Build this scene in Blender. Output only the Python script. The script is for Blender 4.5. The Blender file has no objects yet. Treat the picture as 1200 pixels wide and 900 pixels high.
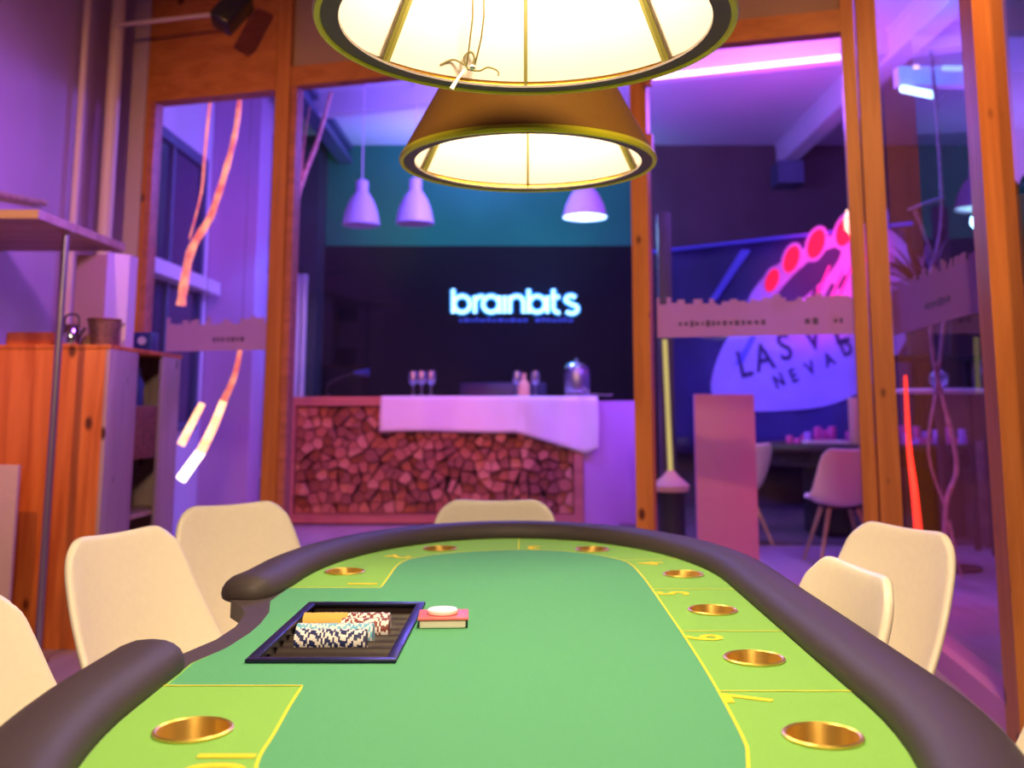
import bpy, bmesh, math, random
from mathutils import Vector, Matrix
from mathutils.geometry import tessellate_polygon
random.seed(7)
sc = bpy.context.scene
C = sc.collection
PI = math.pi

# ------------------------------------------------------------------ camera
F = 1167.0; PITCH = math.atan(.1457); EYE = 1.14
cd = bpy.data.cameras.new('camera'); cam = bpy.data.objects.new('camera', cd); C.objects.link(cam)
cam.location = (0, 0, EYE); cam.rotation_euler = (PI/2 + PITCH, 0, 0)
cd.sensor_width = 36; cd.lens = 36*F/1200; cd.shift_x = -16/1200; cd.shift_y = -144/1200
cd.clip_start = .05; cd.clip_end = 100
cd.dof.use_dof = True; cd.dof.focus_distance = 1.7; cd.dof.aperture_fstop = 3.6
sc.camera = cam
sc.view_settings.view_transform = 'Standard'; sc.view_settings.look = 'None'
sc.view_settings.gamma = 1; sc.view_settings.use_curve_mapping = False
sc.view_settings.exposure = 0.0

def at(px, py, Y):
    """point of the place at depth Y seen at that pixel of the photograph"""
    u = (px-616)/F; v = (306-py)/F
    d = (u, math.cos(PITCH)-v*math.sin(PITCH), math.sin(PITCH)+v*math.cos(PITCH))
    t = Y/d[1]
    return Vector((d[0]*t, Y, EYE+d[2]*t))

# ------------------------------------------------------------------ world and lights
w = bpy.data.worlds.new('world'); sc.world = w; w.use_nodes = True
w.node_tree.nodes['Background'].inputs[0].default_value = (.55, .28, .55, 1)
w.node_tree.nodes['Background'].inputs[1].default_value = .06

def lamp(name, kind, loc, col, power, target=None, size=.3, angle=60, blend=.5, sy=None):
    l = bpy.data.lights.new(name, kind); l.color = col; l.energy = power
    if kind == 'AREA':
        l.size = size
        if sy: l.shape = 'RECTANGLE'; l.size_y = sy
    else: l.shadow_soft_size = size
    if kind == 'SPOT': l.spot_size = math.radians(angle); l.spot_blend = blend
    o = bpy.data.objects.new(name, l); C.objects.link(o); o.location = loc
    if target is not None:
        o.rotation_euler = (Vector(target)-Vector(loc)).to_track_quat('-Z', 'Y').to_euler()
    return o

# unseen warm spots added to brighten the front room's posts, chairs and cabinet
lamp('front_warm_fill', 'SPOT', (-2.3, 2.3, 3.7), (1, .46, .15), 330, (-1.7, 6.2, 1.5), .05, 72, .9)
lamp('front_warm_fill', 'SPOT', (1.1, 1.9, 3.7), (1, .46, .15), 330, (1.5, 5.2, 1.6), .05, 82, .9)
lamp('front_warm_fill', 'SPOT', (.3, -1.2, 3.3), (1, .74, .46), 520, (0, 2.0, .8), .25, 80, .9)
lamp('left_violet_light', 'SPOT', (-1.2, 4.3, 2.6), (.36, .08, 1), 95, (-2.8, 4.9, 1.9), .15, 100, .9)
# unseen coloured lights that give the hall its tints
lamp('hall_violet_fill', 'POINT', (-.4, 8.6, 3.45), (.22, .14, 1), 200, None, .25)
lamp('hall_violet_fill', 'POINT', (2.0, 7.8, 3.5), (.36, .10, 1), 120, None, .25)
lamp('hall_red_fill', 'SPOT', (-1.6, 6.9, 2.3), (1, .12, .07), 190, (-1.3, 9.9, .5), .15, 55, .8)
lamp('hall_pink_fill', 'SPOT', (.3, 7.2, 3.2), (.9, .22, .55), 130, (-.2, 9.9, 1.25), .15, 34, .8)
lamp('hall_blue_fill', 'SPOT', (-.3, 10.9, 3.8), (.10, .20, 1), 120, (-.3, 10.2, 0), .2, 100, .8)
lamp('bar_side_fill', 'SPOT', (2.0, 8.5, 2.8), (.34, .02, 1), 200, (1.0, 9.9, .9), .15, 36, .6)
lamp('teal_wall_light', 'SPOT', (-1.5, 10.6, 2.6), (.10, .75, .7), 46, (-1.2, 12, 3.9), .3, 110, .9)
lamp('teal_wall_light', 'SPOT', (.3, 10.6, 2.6), (.10, .70, .85), 46, (.2, 12, 3.9), .3, 110, .9)
lamp('left_hall_light', 'SPOT', (-2.0, 7.6, 3.6), (.62, .15, .80), 60, (-2.8, 9.4, 1.8), .3, 90, .9)
lamp('left_blue_light', 'SPOT', (-1.7, 9.0, 2.6), (.05, .16, 1), 50, (-2.45, 9.75, 2.2), .1, 60, .6)
lamp('banner_blue_light', 'SPOT', (1.6, 9.0, 1.9), (.07, .04, 1), 260, (2.5, 10.7, 1.5), .12, 60, .7)
lamp('banner_pink_light', 'SPOT', (3.0, 8.7, 3.3), (1, .03, .20), 620, (3.25, 10.4, 2.6), .1, 42, .8)
lamp('beam_pink_light', 'SPOT', (2.4, 7.6, 3.2), (1, .04, .30), 90, (2.2, 8.5, 4.25), .1, 95, .9)
lamp('hall_violet_fill', 'POINT', (3.7, 7.4, 3.5), (.32, .10, 1), 60, None, .2)  # added to brighten the dim right part of the hall
lamp('hall_ceiling_fill', 'SPOT', (-.6, 10.9, 3.0), (.25, .16, 1), 260, (-.6, 11.0, 4.3), .2, 140, .9)  # unseen upward spot added to lift the ceiling behind the cross beam
lamp('radiator_fill', 'SPOT', (-1.2, 9.6, 2.6), (.55, .35, 1), 70, (-2.8, 11.4, 1.8), .15, 34, .6)  # unseen spot added to brighten the radiator
lamp('right_blue_fill', 'POINT', (2.75, 6.75, 3.75), (.04, .20, 1), 22, None, .1)  # unseen point added to turn the right beams blue
lamp('floor_blue_light', 'SPOT', (2.3, 6.6, 3.9), (.13, .07, 1), 130, (2.3, 6.7, 0), .2, 66, .8)
lamp('right_violet_light', 'SPOT', (3.6, 5.0, 3.2), (.45, .14, 1), 130, (4.0, 7.0, 2.8), .15, 60, .8)

# ------------------------------------------------------------------ materials
def mat(name, col, rough=.5, metal=0, noise=0, scale=20, emit=None, estr=0, col2=None, bump=0, spec=None, coat=0):
    m = bpy.data.materials.new(name); m.use_nodes = True
    nt = m.node_tree; b = nt.nodes['Principled BSDF']
    b.inputs['Base Color'].default_value = (*col, 1); b.inputs['Roughness'].default_value = rough
    b.inputs['Metallic'].default_value = metal
    if spec is not None: b.inputs['Specular IOR Level'].default_value = spec
    if coat: b.inputs['Coat Weight'].default_value = coat
    if emit: b.inputs['Emission Color'].default_value = (*emit, 1); b.inputs['Emission Strength'].default_value = estr
    if noise or col2 or bump:
        tc = nt.nodes.new('ShaderNodeTexCoord'); n = nt.nodes.new('ShaderNodeTexNoise')
        n.inputs['Scale'].default_value = scale; n.inputs['Detail'].default_value = 6
        nt.links.new(tc.outputs['Object'], n.inputs['Vector'])
        c2 = col2 or tuple(c*(1-noise) for c in col)
        r = nt.nodes.new('ShaderNodeValToRGB')
        r.color_ramp.elements[0].position = .35; r.color_ramp.elements[1].position = .65
        r.color_ramp.elements[0].color = (*c2, 1); r.color_ramp.elements[1].color = (*col, 1)
        nt.links.new(n.outputs['Fac'], r.inputs['Fac']); nt.links.new(r.outputs['Color'], b.inputs['Base Color'])
        if bump:
            bp = nt.nodes.new('ShaderNodeBump'); bp.inputs['Strength'].default_value = bump; bp.inputs['Distance'].default_value = .002
            nt.links.new(n.outputs['Fac'], bp.inputs['Height']); nt.links.new(bp.outputs['Normal'], b.inputs['Normal'])
    return m

def wood(name, c1, c2, axis='z', scale=9, rough=.45, knots=True, kscale=2.6, spec=.5):
    m = bpy.data.materials.new(name); m.use_nodes = True
    nt = m.node_tree; N = nt.nodes; L = nt.links; b = N['Principled BSDF']
    tc = N.new('ShaderNodeTexCoord'); mp = N.new('ShaderNodeMapping'); L.new(tc.outputs['Object'], mp.inputs['Vector'])
    s = {'x': (.07, 1, 1), 'y': (1, .07, 1), 'z': (1, 1, .07)}[axis]
    mp.inputs['Scale'].default_value = s
    wv = N.new('ShaderNodeTexNoise'); wv.inputs['Scale'].default_value = scale*2.2; wv.inputs['Detail'].default_value = 7
    wv.inputs['Distortion'].default_value = .7
    L.new(mp.outputs['Vector'], wv.inputs['Vector'])
    r = N.new('ShaderNodeValToRGB'); r.color_ramp.elements[0].position = .36; r.color_ramp.elements[1].position = .62
    r.color_ramp.elements[0].color = (*c2, 1); r.color_ramp.elements[1].color = (*c1, 1)
    L.new(wv.outputs['Fac'], r.inputs['Fac'])
    out = r.outputs['Color']
    if knots:
        mk = N.new('ShaderNodeMapping'); mk.inputs['Scale'].default_value = tuple(.55 if q < 1 else 1 for q in s)
        L.new(tc.outputs['Object'], mk.inputs['Vector'])
        v = N.new('ShaderNodeTexVoronoi'); v.inputs['Scale'].default_value = kscale*2.2
        L.new(mk.outputs['Vector'], v.inputs['Vector'])
        r2 = N.new('ShaderNodeValToRGB'); r2.color_ramp.elements[0].position = .07; r2.color_ramp.elements[1].position = .13
        r2.color_ramp.elements[0].color = (.16, .05, .02, 1); r2.color_ramp.elements[1].color = (1, 1, 1, 1)
        L.new(v.outputs['Distance'], r2.inputs['Fac'])
        mx = N.new('ShaderNodeMix'); mx.data_type = 'RGBA'; mx.blend_type = 'MULTIPLY'; mx.inputs[0].default_value = 1
        L.new(out, mx.inputs[6]); L.new(r2.outputs['Color'], mx.inputs[7]); out = mx.outputs[2]
    L.new(out, b.inputs['Base Color']); b.inputs['Roughness'].default_value = rough
    b.inputs['Specular IOR Level'].default_value = spec
    return m

def glassy(name, tint=(1, 1, 1), rough=.0, ior=1.45, extra=0):
    """thin pane: see-through with a Fresnel mirror"""
    m = bpy.data.materials.new(name); m.use_nodes = True
    nt = m.node_tree; N = nt.nodes; L = nt.links; N.clear()
    o = N.new('ShaderNodeOutputMaterial'); t = N.new('ShaderNodeBsdfTransparent'); g = N.new('ShaderNodeBsdfGlossy')
    t.inputs[0].default_value = (*tint, 1); g.inputs['Roughness'].default_value = rough
    fr = N.new('ShaderNodeFresnel'); fr.inputs[0].default_value = ior
    mx = N.new('ShaderNodeMixShader')
    ge = N.new('ShaderNodeNewGeometry'); iv = N.new('ShaderNodeMath'); iv.operation = 'SUBTRACT'; iv.inputs[0].default_value = 1
    ml = N.new('ShaderNodeMath'); ml.operation = 'MULTIPLY'
    L.new(ge.outputs['Backfacing'], iv.inputs[1]); L.new(fr.outputs[0], ml.inputs[0]); L.new(iv.outputs[0], ml.inputs[1])
    L.new(ml.outputs[0], mx.inputs[0]); L.new(t.outputs[0], mx.inputs[1]); L.new(g.outputs[0], mx.inputs[2])
    L.new(mx.outputs[0], o.inputs[0])
    return m

def translucent(name, col, alpha):
    m = bpy.data.materials.new(name); m.use_nodes = True
    nt = m.node_tree; N = nt.nodes; L = nt.links; N.clear()
    o = N.new('ShaderNodeOutputMaterial'); t = N.new('ShaderNodeBsdfTransparent'); g = N.new('ShaderNodeBsdfDiffuse')
    tl = N.new('ShaderNodeBsdfTranslucent'); g.inputs[0].default_value = (*col, 1); tl.inputs[0].default_value = (*col, 1)
    m1 = N.new('ShaderNodeMixShader'); m1.inputs[0].default_value = .35
    L.new(g.outputs[0], m1.inputs[1]); L.new(tl.outputs[0], m1.inputs[2])
    mx = N.new('ShaderNodeMixShader'); mx.inputs[0].default_value = alpha
    L.new(t.outputs[0], mx.inputs[1]); L.new(m1.outputs[0], mx.inputs[2]); L.new(mx.outputs[0], o.inputs[0])
    return m

M = {}
M['spruce'] = wood('orange_spruce', (.56, .20, .045), (.44, .14, .026), 'z')
M['spruce_x'] = wood('orange_spruce_beam', (.55, .19, .043), (.43, .13, .025), 'x')
M['pine'] = wood('pine_board', (.80, .23, .04), (.56, .12, .016), 'z', 7, kscale=2.4)
M['pine_pale'] = wood('pine_side', (.52, .36, .36), (.40, .26, .28), 'z', 7)
M['red_wood'] = wood('bar_frame_wood', (.50, .16, .13), (.36, .11, .09), 'x', 7, knots=False)
M['shelf_wood'] = wood('shelf_wood', (.55, .36, .24), (.42, .26, .17), 'x', 6, knots=False)
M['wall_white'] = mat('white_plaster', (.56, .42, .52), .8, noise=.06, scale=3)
M['wall_grey'] = mat('grey_panel', (.40, .26, .20), .7, noise=.1, scale=4)
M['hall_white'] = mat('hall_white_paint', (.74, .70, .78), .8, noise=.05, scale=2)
M['hall_ceiling'] = mat('hall_ceiling_paint', (.70, .70, .80), .85, noise=.04, scale=2)
M['teal'] = mat('teal_paint', (.016, .22, .12), .8, noise=.12, scale=2)
M['dark_wall'] = mat('dark_green_paint', (.05, .065, .075), .8, noise=.2, scale=2)
M['umber'] = mat('dark_grey_sheet', (.12, .085, .085), .85, noise=.2, scale=2)
M['black_wall'] = mat('black_back_wall', (.007, .004, .007), .9, noise=.2, scale=3)
M['steel_beam'] = mat('steel_beam_paint', (.10, .13, .22), .45, noise=.1, scale=6)
M['floor'] = wood('floor_boards', (.46, .36, .40), (.36, .27, .31), 'y', 4, .35, knots=False)
M['glass'] = glassy('clear_glass', (.96, .96, .98))
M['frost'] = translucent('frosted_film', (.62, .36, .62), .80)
M['frost_mark'] = mat('film_lettering', (.10, .05, .16), .6)
M['white_metal'] = mat('white_enamel', (.78, .72, .80), .35)
M['chair'] = mat('cream_leatherette', (.90, .81, .60), .42, noise=.03, scale=60, bump=.05)
M['chair_leg'] = wood('beech_leg', (.62, .42, .22), (.5, .32, .16), 'z', 20, knots=False)
M['rail'] = mat('dark_leatherette', (.060, .045, .040), .58, noise=.08, scale=180, bump=.08, spec=.32)
M['ledge'] = mat('brown_ledge', (.075, .055, .05), .55)
M['felt_mid'] = mat('green_felt', (.120, .43, .20), .95, noise=.05, scale=300, spec=.1)
M['felt_light'] = mat('lime_felt', (.265, .58, .11), .95, noise=.05, scale=300, spec=.1)
M['felt_line'] = mat('yellow_print', (.86, .78, .06), .9, spec=.1)
M['felt_ink'] = mat('gold_print', (.93, .72, .05), .9, spec=.1)
M['brass'] = mat('brass', (1, .70, .16), .40, .88)
nt_ = M['brass'].node_tree; tg_ = nt_.nodes.new('ShaderNodeTangent'); tg_.direction_type = 'RADIAL'; tg_.axis = 'Z'
M['brass'].node_tree.nodes['Principled BSDF'].inputs['Anisotropic'].default_value = .7
M['brass'].node_tree.nodes['Principled BSDF'].inputs['Anisotropic Rotation'].default_value = .25
nt_.links.new(tg_.outputs[0], nt_.nodes['Principled BSDF'].inputs['Tangent'])
M['black'] = mat('black_plastic', (.02, .018, .02), .3)
M['bar_side'] = mat('bar_side_lit_violet', (.50, .26, .62), .6)  # white cabinet, part of its violet light put into the base colour
M['black_soft'] = mat('black_matt', (.02, .018, .022), .7)
M['tray_edge'] = mat('blue_black_metal', (.02, .024, .07), .35, .5)
M['tray'] = mat('tray_plastic', (.035, .022, .018), .35)
M['chrome'] = mat('chrome', (.8, .8, .82), .12, 1)
M['steel'] = mat('brushed_steel', (.50, .42, .42), .35, 1)
M['shade'] = mat('olive_brown_shade', (.34, .15, .014), .7, noise=.05, scale=80)
M['lining'] = mat('cream_lining', (.36, .31, .25), .8)
M['shade_rim'] = mat('olive_rim', (.80, .72, .02), .45)
M['shade_ring'] = mat('dark_rim', (.10, .08, .065), .5)
M['rib'] = mat('olive_rib', (.075, .068, .0), .6)
M['bulb'] = mat('bulb_glass', (1, .9, .7), .3, emit=(1, .80, .50), estr=25)
M['wire'] = mat('thin_wire', (.07, .06, .015), .4)
M['pale_tool'] = mat('pale_handle', (.85, .75, .55), .5)
M['cloth'] = mat('white_tablecloth', (.82, .74, .80), .85, noise=.03, scale=40)
M['log'] = wood('split_log', (.44, .15, .09), (.28, .09, .055), 'x', 12, .8, knots=False)
M['log_dark'] = wood('split_log_brown', (.28, .09, .055), (.17, .05, .035), 'x', 12, .8, knots=False)
M['log_pale'] = wood('split_log_pale', (.56, .24, .15), (.40, .15, .10), 'x', 12, .8, knots=False)
M['neon'] = mat('neon_white', (.7, 1, 1), .4, emit=(.42, .88, 1), estr=2.2)
M['neon_halo'] = mat('blue_halo', (.1, .5, 1), .4, emit=(.02, .30, .75), estr=1.1)  # emission for the painted halo around the sign letters
M['tube_pink'] = mat('pink_led_tube', (1, .7, .9), .4, emit=(1, .52, .80), estr=5)
M['tube_blue'] = mat('blue_led_tube', (.7, .9, 1), .4, emit=(.35, .68, 1), estr=4)
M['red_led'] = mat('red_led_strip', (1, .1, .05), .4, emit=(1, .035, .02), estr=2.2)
M['warm_glow'] = mat('warm_painted_glow', (1, .7, .4), .4, emit=(1, .50, .22), estr=2.6)  # glow put in for reflected lamp light
M['warm_glow_hot'] = mat('warm_painted_glow_hot', (1, .9, .7), .4, emit=(1, .74, .50), estr=5)  # brightest end of the same reflected glow
M['orange_glow'] = mat('orange_painted_glow', (1, .4, .2), .4, emit=(1, .20, .12), estr=1.3)  # emission stands in for light on the bark and in a reflection
M['pendant'] = mat('pendant_enamel', (.66, .58, .80), .4)
M['pendant_glow'] = mat('pendant_diffuser', (.9, 1, 1), .4, emit=(.45, .78, 1), estr=4)
M['birch'] = mat('birch_bark', (.80, .45, .38), .7, col2=(.55, .22, .18), scale=30)
M['birch_pale'] = mat('pale_bark', (.62, .50, .62), .7, col2=(.4, .3, .4), scale=30)
M['leaf'] = mat('dark_leaf', (.09, .035, .08), .5, noise=.4, scale=10)
M['leaf_green'] = mat('green_leaf', (.02, .05, .06), .35, noise=.4, scale=10)
M['pot'] = mat('dark_pot', (.06, .05, .07), .5)
M['box_white'] = mat('white_box', (.80, .68, .74), .4)
M['box_beige'] = mat('beige_box', (.78, .46, .30), .6)
M['basket'] = mat('brown_basket', (.30, .15, .10), .8, noise=.4, scale=60)
M['board'] = mat('beige_board', (.72, .50, .42), .6, noise=.05)
M['navy'] = mat('navy_plastic', (.03, .05, .22), .4)
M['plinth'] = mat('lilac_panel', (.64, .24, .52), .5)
M['banner'] = mat('navy_banner', (.030, .018, .12), .6, noise=.3, scale=3)
M['banner_stripe'] = mat('blue_banner_print', (.12, .12, .65), .6)
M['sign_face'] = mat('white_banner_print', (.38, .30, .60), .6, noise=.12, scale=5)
M['sign_ink'] = mat('dark_banner_print', (.03, .015, .08), .6)
M['sign_red'] = mat('red_banner_print', (.80, .03, .03), .6)
M['glassware'] = glassy('glassware', (.80, .80, .88), .03, 1.6)
def add_milk(m, f):
    nt = m.node_tree; N = nt.nodes; o = [n for n in N if n.type == 'OUTPUT_MATERIAL'][0]; src = o.inputs[0].links[0].from_socket
    d = N.new('ShaderNodeBsdfGlossy'); d.inputs['Roughness'].default_value = .35; d.inputs[0].default_value = (.8, .8, .9, 1)
    x = N.new('ShaderNodeMixShader'); x.inputs[0].default_value = f
    nt.links.new(src, x.inputs[1]); nt.links.new(d.outputs[0], x.inputs[2]); nt.links.new(x.outputs[0], o.inputs[0])
add_milk(M['glassware'], .30)
M['pipe'] = mat('white_pipe', (.72, .56, .52), .45)
M['radiator'] = mat('radiator_enamel', (.74, .62, .74), .4)
M['window_dark'] = mat('dark_window_glass', (.05, .04, .09), .15)
M['card'] = mat('card_edges', (.86, .74, .62), .6)
M['card_red'] = mat('red_card', (.85, .16, .15), .45)
M['button'] = mat('white_dealer_button', (.90, .82, .74), .35)
M['chip_white'] = mat('chip_white', (.88, .86, .80), .4)
M['chip_navy'] = mat('chip_navy', (.02, .03, .13), .4)
M['chip_sky'] = mat('chip_light_blue', (.16, .52, .70), .4)
M['chip_orange'] = mat('chip_orange', (.85, .50, .10), .4)
M['chip_red'] = mat('chip_red', (.24, .055, .04), .4)
M['yellow_pole'] = mat('yellow_green_pole', (.60, .62, .16), .5, emit=(.75, .80, .16), estr=.45)  # weak emission added to keep the yellow-green tone
M['lilac_cloth'] = mat('pink_chips', (.70, .10, .40), .5)
M['violet_chip'] = mat('violet_chips', (.45, .25, .85), .5)

def mottled_glow(m, c1, c2):
    nt = m.node_tree; b = nt.nodes['Principled BSDF']; tc = nt.nodes.new('ShaderNodeTexCoord'); n = nt.nodes.new('ShaderNodeTexNoise')
    n.inputs['Scale'].default_value = 14; r = nt.nodes.new('ShaderNodeValToRGB'); r.color_ramp.elements[0].position = .35; r.color_ramp.elements[1].position = .68
    r.color_ramp.elements[0].color = (*c1, 1); r.color_ramp.elements[1].color = (*c2, 1)
    nt.links.new(tc.outputs['Object'], n.inputs['Vector']); nt.links.new(n.outputs['Fac'], r.inputs['Fac']); nt.links.new(r.outputs['Color'], b.inputs['Emission Color'])
mottled_glow(M['orange_glow'], (.55, .07, .06), (1, .34, .16))
mottled_glow(M['warm_glow'], (1, .34, .12), (1, .62, .30))
# ------------------------------------------------------------------ mesh helpers
class MB:
    def __init__(s): s.bm = bmesh.new(); s.mi = 0
    def _f(s, vs, mi=None):
        try:
            f = s.bm.faces.new(vs); f.material_index = s.mi if mi is None else mi; return f
        except ValueError: return None
    def box(s, a, b, bev=0, rot=None, piv=None):
        x0, y0, z0 = (min(a[i], b[i]) for i in range(3)); x1, y1, z1 = (max(a[i], b[i]) for i in range(3))
        P = [(x0,y0,z0),(x1,y0,z0),(x1,y1,z0),(x0,y1,z0),(x0,y0,z1),(x1,y0,z1),(x1,y1,z1),(x0,y1,z1)]
        V = [s.bm.verts.new(p) for p in P]
        fs = [s._f([V[i] for i in q]) for q in ((3,2,1,0),(4,5,6,7),(0,1,5,4),(1,2,6,5),(2,3,7,6),(3,0,4,7))]
        if bev:
            es = list({e for f in fs for e in f.edges})
            r = bmesh.ops.bevel(s.bm, geom=es, offset=bev, segments=2, profile=.5, affect='EDGES')
            V = list({v for f in r['faces'] for v in f.verts} | set(v for v in V if v.is_valid))
        if rot is not None:
            bmesh.ops.rotate(s.bm, verts=[v for v in V if v.is_valid], cent=piv or (0,0,0), matrix=rot)
        return s
    def obox(s, p0, p1, w0, w1, z0, z1):
        """box along the floor line p0-p1 between offsets w0 and w1 to its left"""
        a = Vector((p0[0], p0[1])); b = Vector((p1[0], p1[1])); d = (b-a).normalized(); n = Vector((-d.y, d.x))
        q = [a+n*w0, b+n*w0, b+n*w1, a+n*w1]
        s.prism([(v.x, v.y) for v in q], z0, z1); return s
    def prism(s, pts, z0, z1, holes=()):
        ar = sum(pts[i][0]*pts[(i+1)%len(pts)][1]-pts[(i+1)%len(pts)][0]*pts[i][1] for i in range(len(pts)))
        if ar < 0: pts = pts[::-1]
        loops = [list(pts)] + [list(h) for h in holes]
        flat = [p for l in loops for p in l]
        tri = tessellate_polygon([[Vector((p[0], p[1], 0)) for p in l] for l in loops])
        top = [s.bm.verts.new((p[0], p[1], z1)) for p in flat]
        bot = [s.bm.verts.new((p[0], p[1], z0)) for p in flat] if z0 is not None else None
        for t in tri:
            a, b, c = (flat[i] for i in t)
            cr = (b[0]-a[0])*(c[1]-a[1])-(b[1]-a[1])*(c[0]-a[0])
            t = t if cr > 0 else t[::-1]
            s._f([top[i] for i in t])
            if bot: s._f([bot[i] for i in reversed(t)])
        if bot:
            k = 0
            for l in loops:
                n = len(l)
                for i in range(n):
                    j = (i+1) % n; s._f([bot[k+i], bot[k+j], top[k+j], top[k+i]])
                k += n
        return s
    def lathe(s, prof, cx=0, cy=0, seg=32, a0=0, close=False):
        rings = []
        for r, z in prof:
            if r < 1e-6: rings.append([s.bm.verts.new((cx, cy, z))])
            else: rings.append([s.bm.verts.new((cx+r*math.cos(a0+2*PI*i/seg), cy+r*math.sin(a0+2*PI*i/seg), z)) for i in range(seg)])
        pairs = list(zip(rings, rings[1:]))
        if close: pairs.append((rings[-1], rings[0]))
        for A, B in pairs:
            for i in range(seg):
                j = (i+1) % seg
                if len(A) == 1 and len(B) == 1: continue
                if len(A) == 1: s._f([A[0], B[j], B[i]])
                elif len(B) == 1: s._f([A[i], A[j], B[0]])
                else: s._f([A[i], A[j], B[j], B[i]])
        return s
    def tube(s, pts, r, seg=8, prof=None, up=None):
        pts = [Vector(p) for p in pts]; n = len(pts)
        rr = r if isinstance(r, (list, tuple)) else [r]*n
        rings = []; prev = None
        for i, p in enumerate(pts):
            t = (pts[min(i+1, n-1)]-pts[max(i-1, 0)]).normalized()
            ref = Vector(up) if up else (prev if prev is not None else (Vector((0,0,1)) if abs(t.z) < .9 else Vector((1,0,0))))
            u = t.cross(ref)
            if u.length < 1e-6: u = t.cross(Vector((1, 0, 0)))
            u.normalize(); v = u.cross(t).normalized(); prev = v
            ring = []
            for k in range(seg):
                if prof: a, b = prof[k]; q = p+u*a*rr[i]+v*b*rr[i]
                else: an = 2*PI*k/seg; q = p+(u*math.cos(an)+v*math.sin(an))*rr[i]
                ring.append(s.bm.verts.new(q))
            rings.append(ring)
        for A, B in zip(rings, rings[1:]):
            for k in range(seg):
                j = (k+1) % seg; s._f([A[j], A[k], B[k], B[j]])
        s._f(rings[0]); s._f(rings[-1][::-1])
        return s
    def ball(s, c, r, sz=1, seg=16):
        pr = [(r*math.sin(PI*i/8) if 0 < i < 8 else 0, c[2]-sz*r*math.cos(PI*i/8)) for i in range(9)]
        return s.lathe(pr, c[0], c[1], seg)
    def build(s, name, m, parent=None, smooth=True, angle=.6):
        me = bpy.data.meshes.new(name)
        bmesh.ops.recalc_face_normals(s.bm, faces=s.bm.faces)
        s.bm.to_mesh(me); s.bm.free()
        for mm in (m if isinstance(m, (list, tuple)) else [m]): me.materials.append(mm)
        if smooth:
            me.polygons.foreach_set('use_smooth', [True]*len(me.polygons))
            try: me.set_sharp_from_angle(angle=angle)
            except Exception: pass
        o = bpy.data.objects.new(name, me); C.objects.link(o)
        if parent is not None: adopt(o, parent)
        return o

def adopt(o, parent):
    o.parent = parent
    root = parent
    mw = Matrix.LocRotScale(root.location, root.rotation_euler, root.scale)
    if root.parent is not None: return            # sub-part: parent sits at its thing's frame already
    if root.type == 'EMPTY': o.matrix_parent_inverse = mw.inverted()

def thing(name, label, cat, loc=(0,0,0), group=None):
    o = bpy.data.objects.new(name, None); C.objects.link(o); o.empty_display_size = .1
    o.location = loc; return tag(o, label, cat, group)
def tag(o, label=None, cat=None, group=None, kind=None):
    if label: o['label'] = label
    if cat: o['category'] = cat
    if group: o['group'] = group
    if kind: o['kind'] = kind
    return o
def struct(o): o['kind'] = 'structure'; return o
def kids(o): return [c for c in bpy.data.objects if c.parent == o]
def copy_tree(o, parent=None):
    c = o.copy(); C.objects.link(c)
    if parent is not None: c.parent = parent
    for ch in kids(o): copy_tree(ch, c)
    return c
def ell(cx, cy, a, b, n=32, t0=0): return [(cx+a*math.cos(t0+2*PI*i/n), cy+b*math.sin(t0+2*PI*i/n)) for i in range(n)]
def smooth_path(P, n=6, closed=False):
    P = [Vector(p) for p in P]; out = []; m = len(P)
    rng = range(m if closed else m-1)
    for i in rng:
        g = (lambda k: P[k % m]) if closed else (lambda k: P[max(0, min(m-1, k))])
        a, b, c, d = g(i-1), g(i), g(i+1), g(i+2)
        for k in range(n):
            t = k/n; out.append(.5*((2*b)+(-a+c)*t+(2*a-5*b+4*c-d)*t*t+(-a+3*b-3*c+d)*t*t*t))
    if not closed: out.append(P[-1])
    return out
def text_mesh(body, size, extrude=.0004, bold=0, spacing=1.0):
    cu = bpy.data.curves.new('lettering', 'FONT'); cu.body = body; cu.size = size; cu.extrude = extrude
    cu.align_x = 'CENTER'; cu.align_y = 'CENTER'; cu.offset = bold; cu.space_character = spacing
    t = bpy.data.objects.new('lettering', cu); C.objects.link(t)
    dg = bpy.context.evaluated_depsgraph_get(); dg.update()
    me = bpy.data.meshes.new_from_object(t.evaluated_get(dg)); bpy.data.objects.remove(t)
    return me
def text_obj(name, body, size, m, mw, parent=None, extrude=.0004, bold=0, spacing=1.0):
    me = text_mesh(body, size, extrude, bold, spacing); me.materials.clear(); me.materials.append(m); me.transform(mw)
    o = bpy.data.objects.new(name, me); C.objects.link(o)
    if parent is not None: adopt(o, parent)
    return o

# ================================================================== structure
YB = 12.0; ZC = 4.34
WL = (-2.54, 6.50); WR = (1.86, 5.22)                     # the timber and glass front wall
wd = (Vector(WR)-Vector(WL)).normalized(); wn = Vector((-wd.y, wd.x))
def on_wall(px):                                          # foot point on that wall seen under column px
    k = (px-616)/F
    t = (k*WL[1]-WL[0])/(wd.x-k*wd.y); return Vector(WL)+wd*t

struct(MB().box((-5, -2.5, -.1), (7.5, YB+.2, 0)).build('floor', M['floor']))
struct(MB().box((-5, 6.9, ZC), (7.5, YB+.2, ZC+.1)).box((2.4, -2.5, ZC), (7.5, 6.9, ZC+.1)).build('ceiling', M['hall_ceiling']))
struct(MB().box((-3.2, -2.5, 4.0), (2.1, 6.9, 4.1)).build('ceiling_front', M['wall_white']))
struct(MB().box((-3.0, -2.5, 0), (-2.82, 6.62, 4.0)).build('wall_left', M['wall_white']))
struct(MB().box((-3.0, -2.6, 0), (7.5, -2.45, 4.3)).build('wall_back', M['wall_white']))
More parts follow.
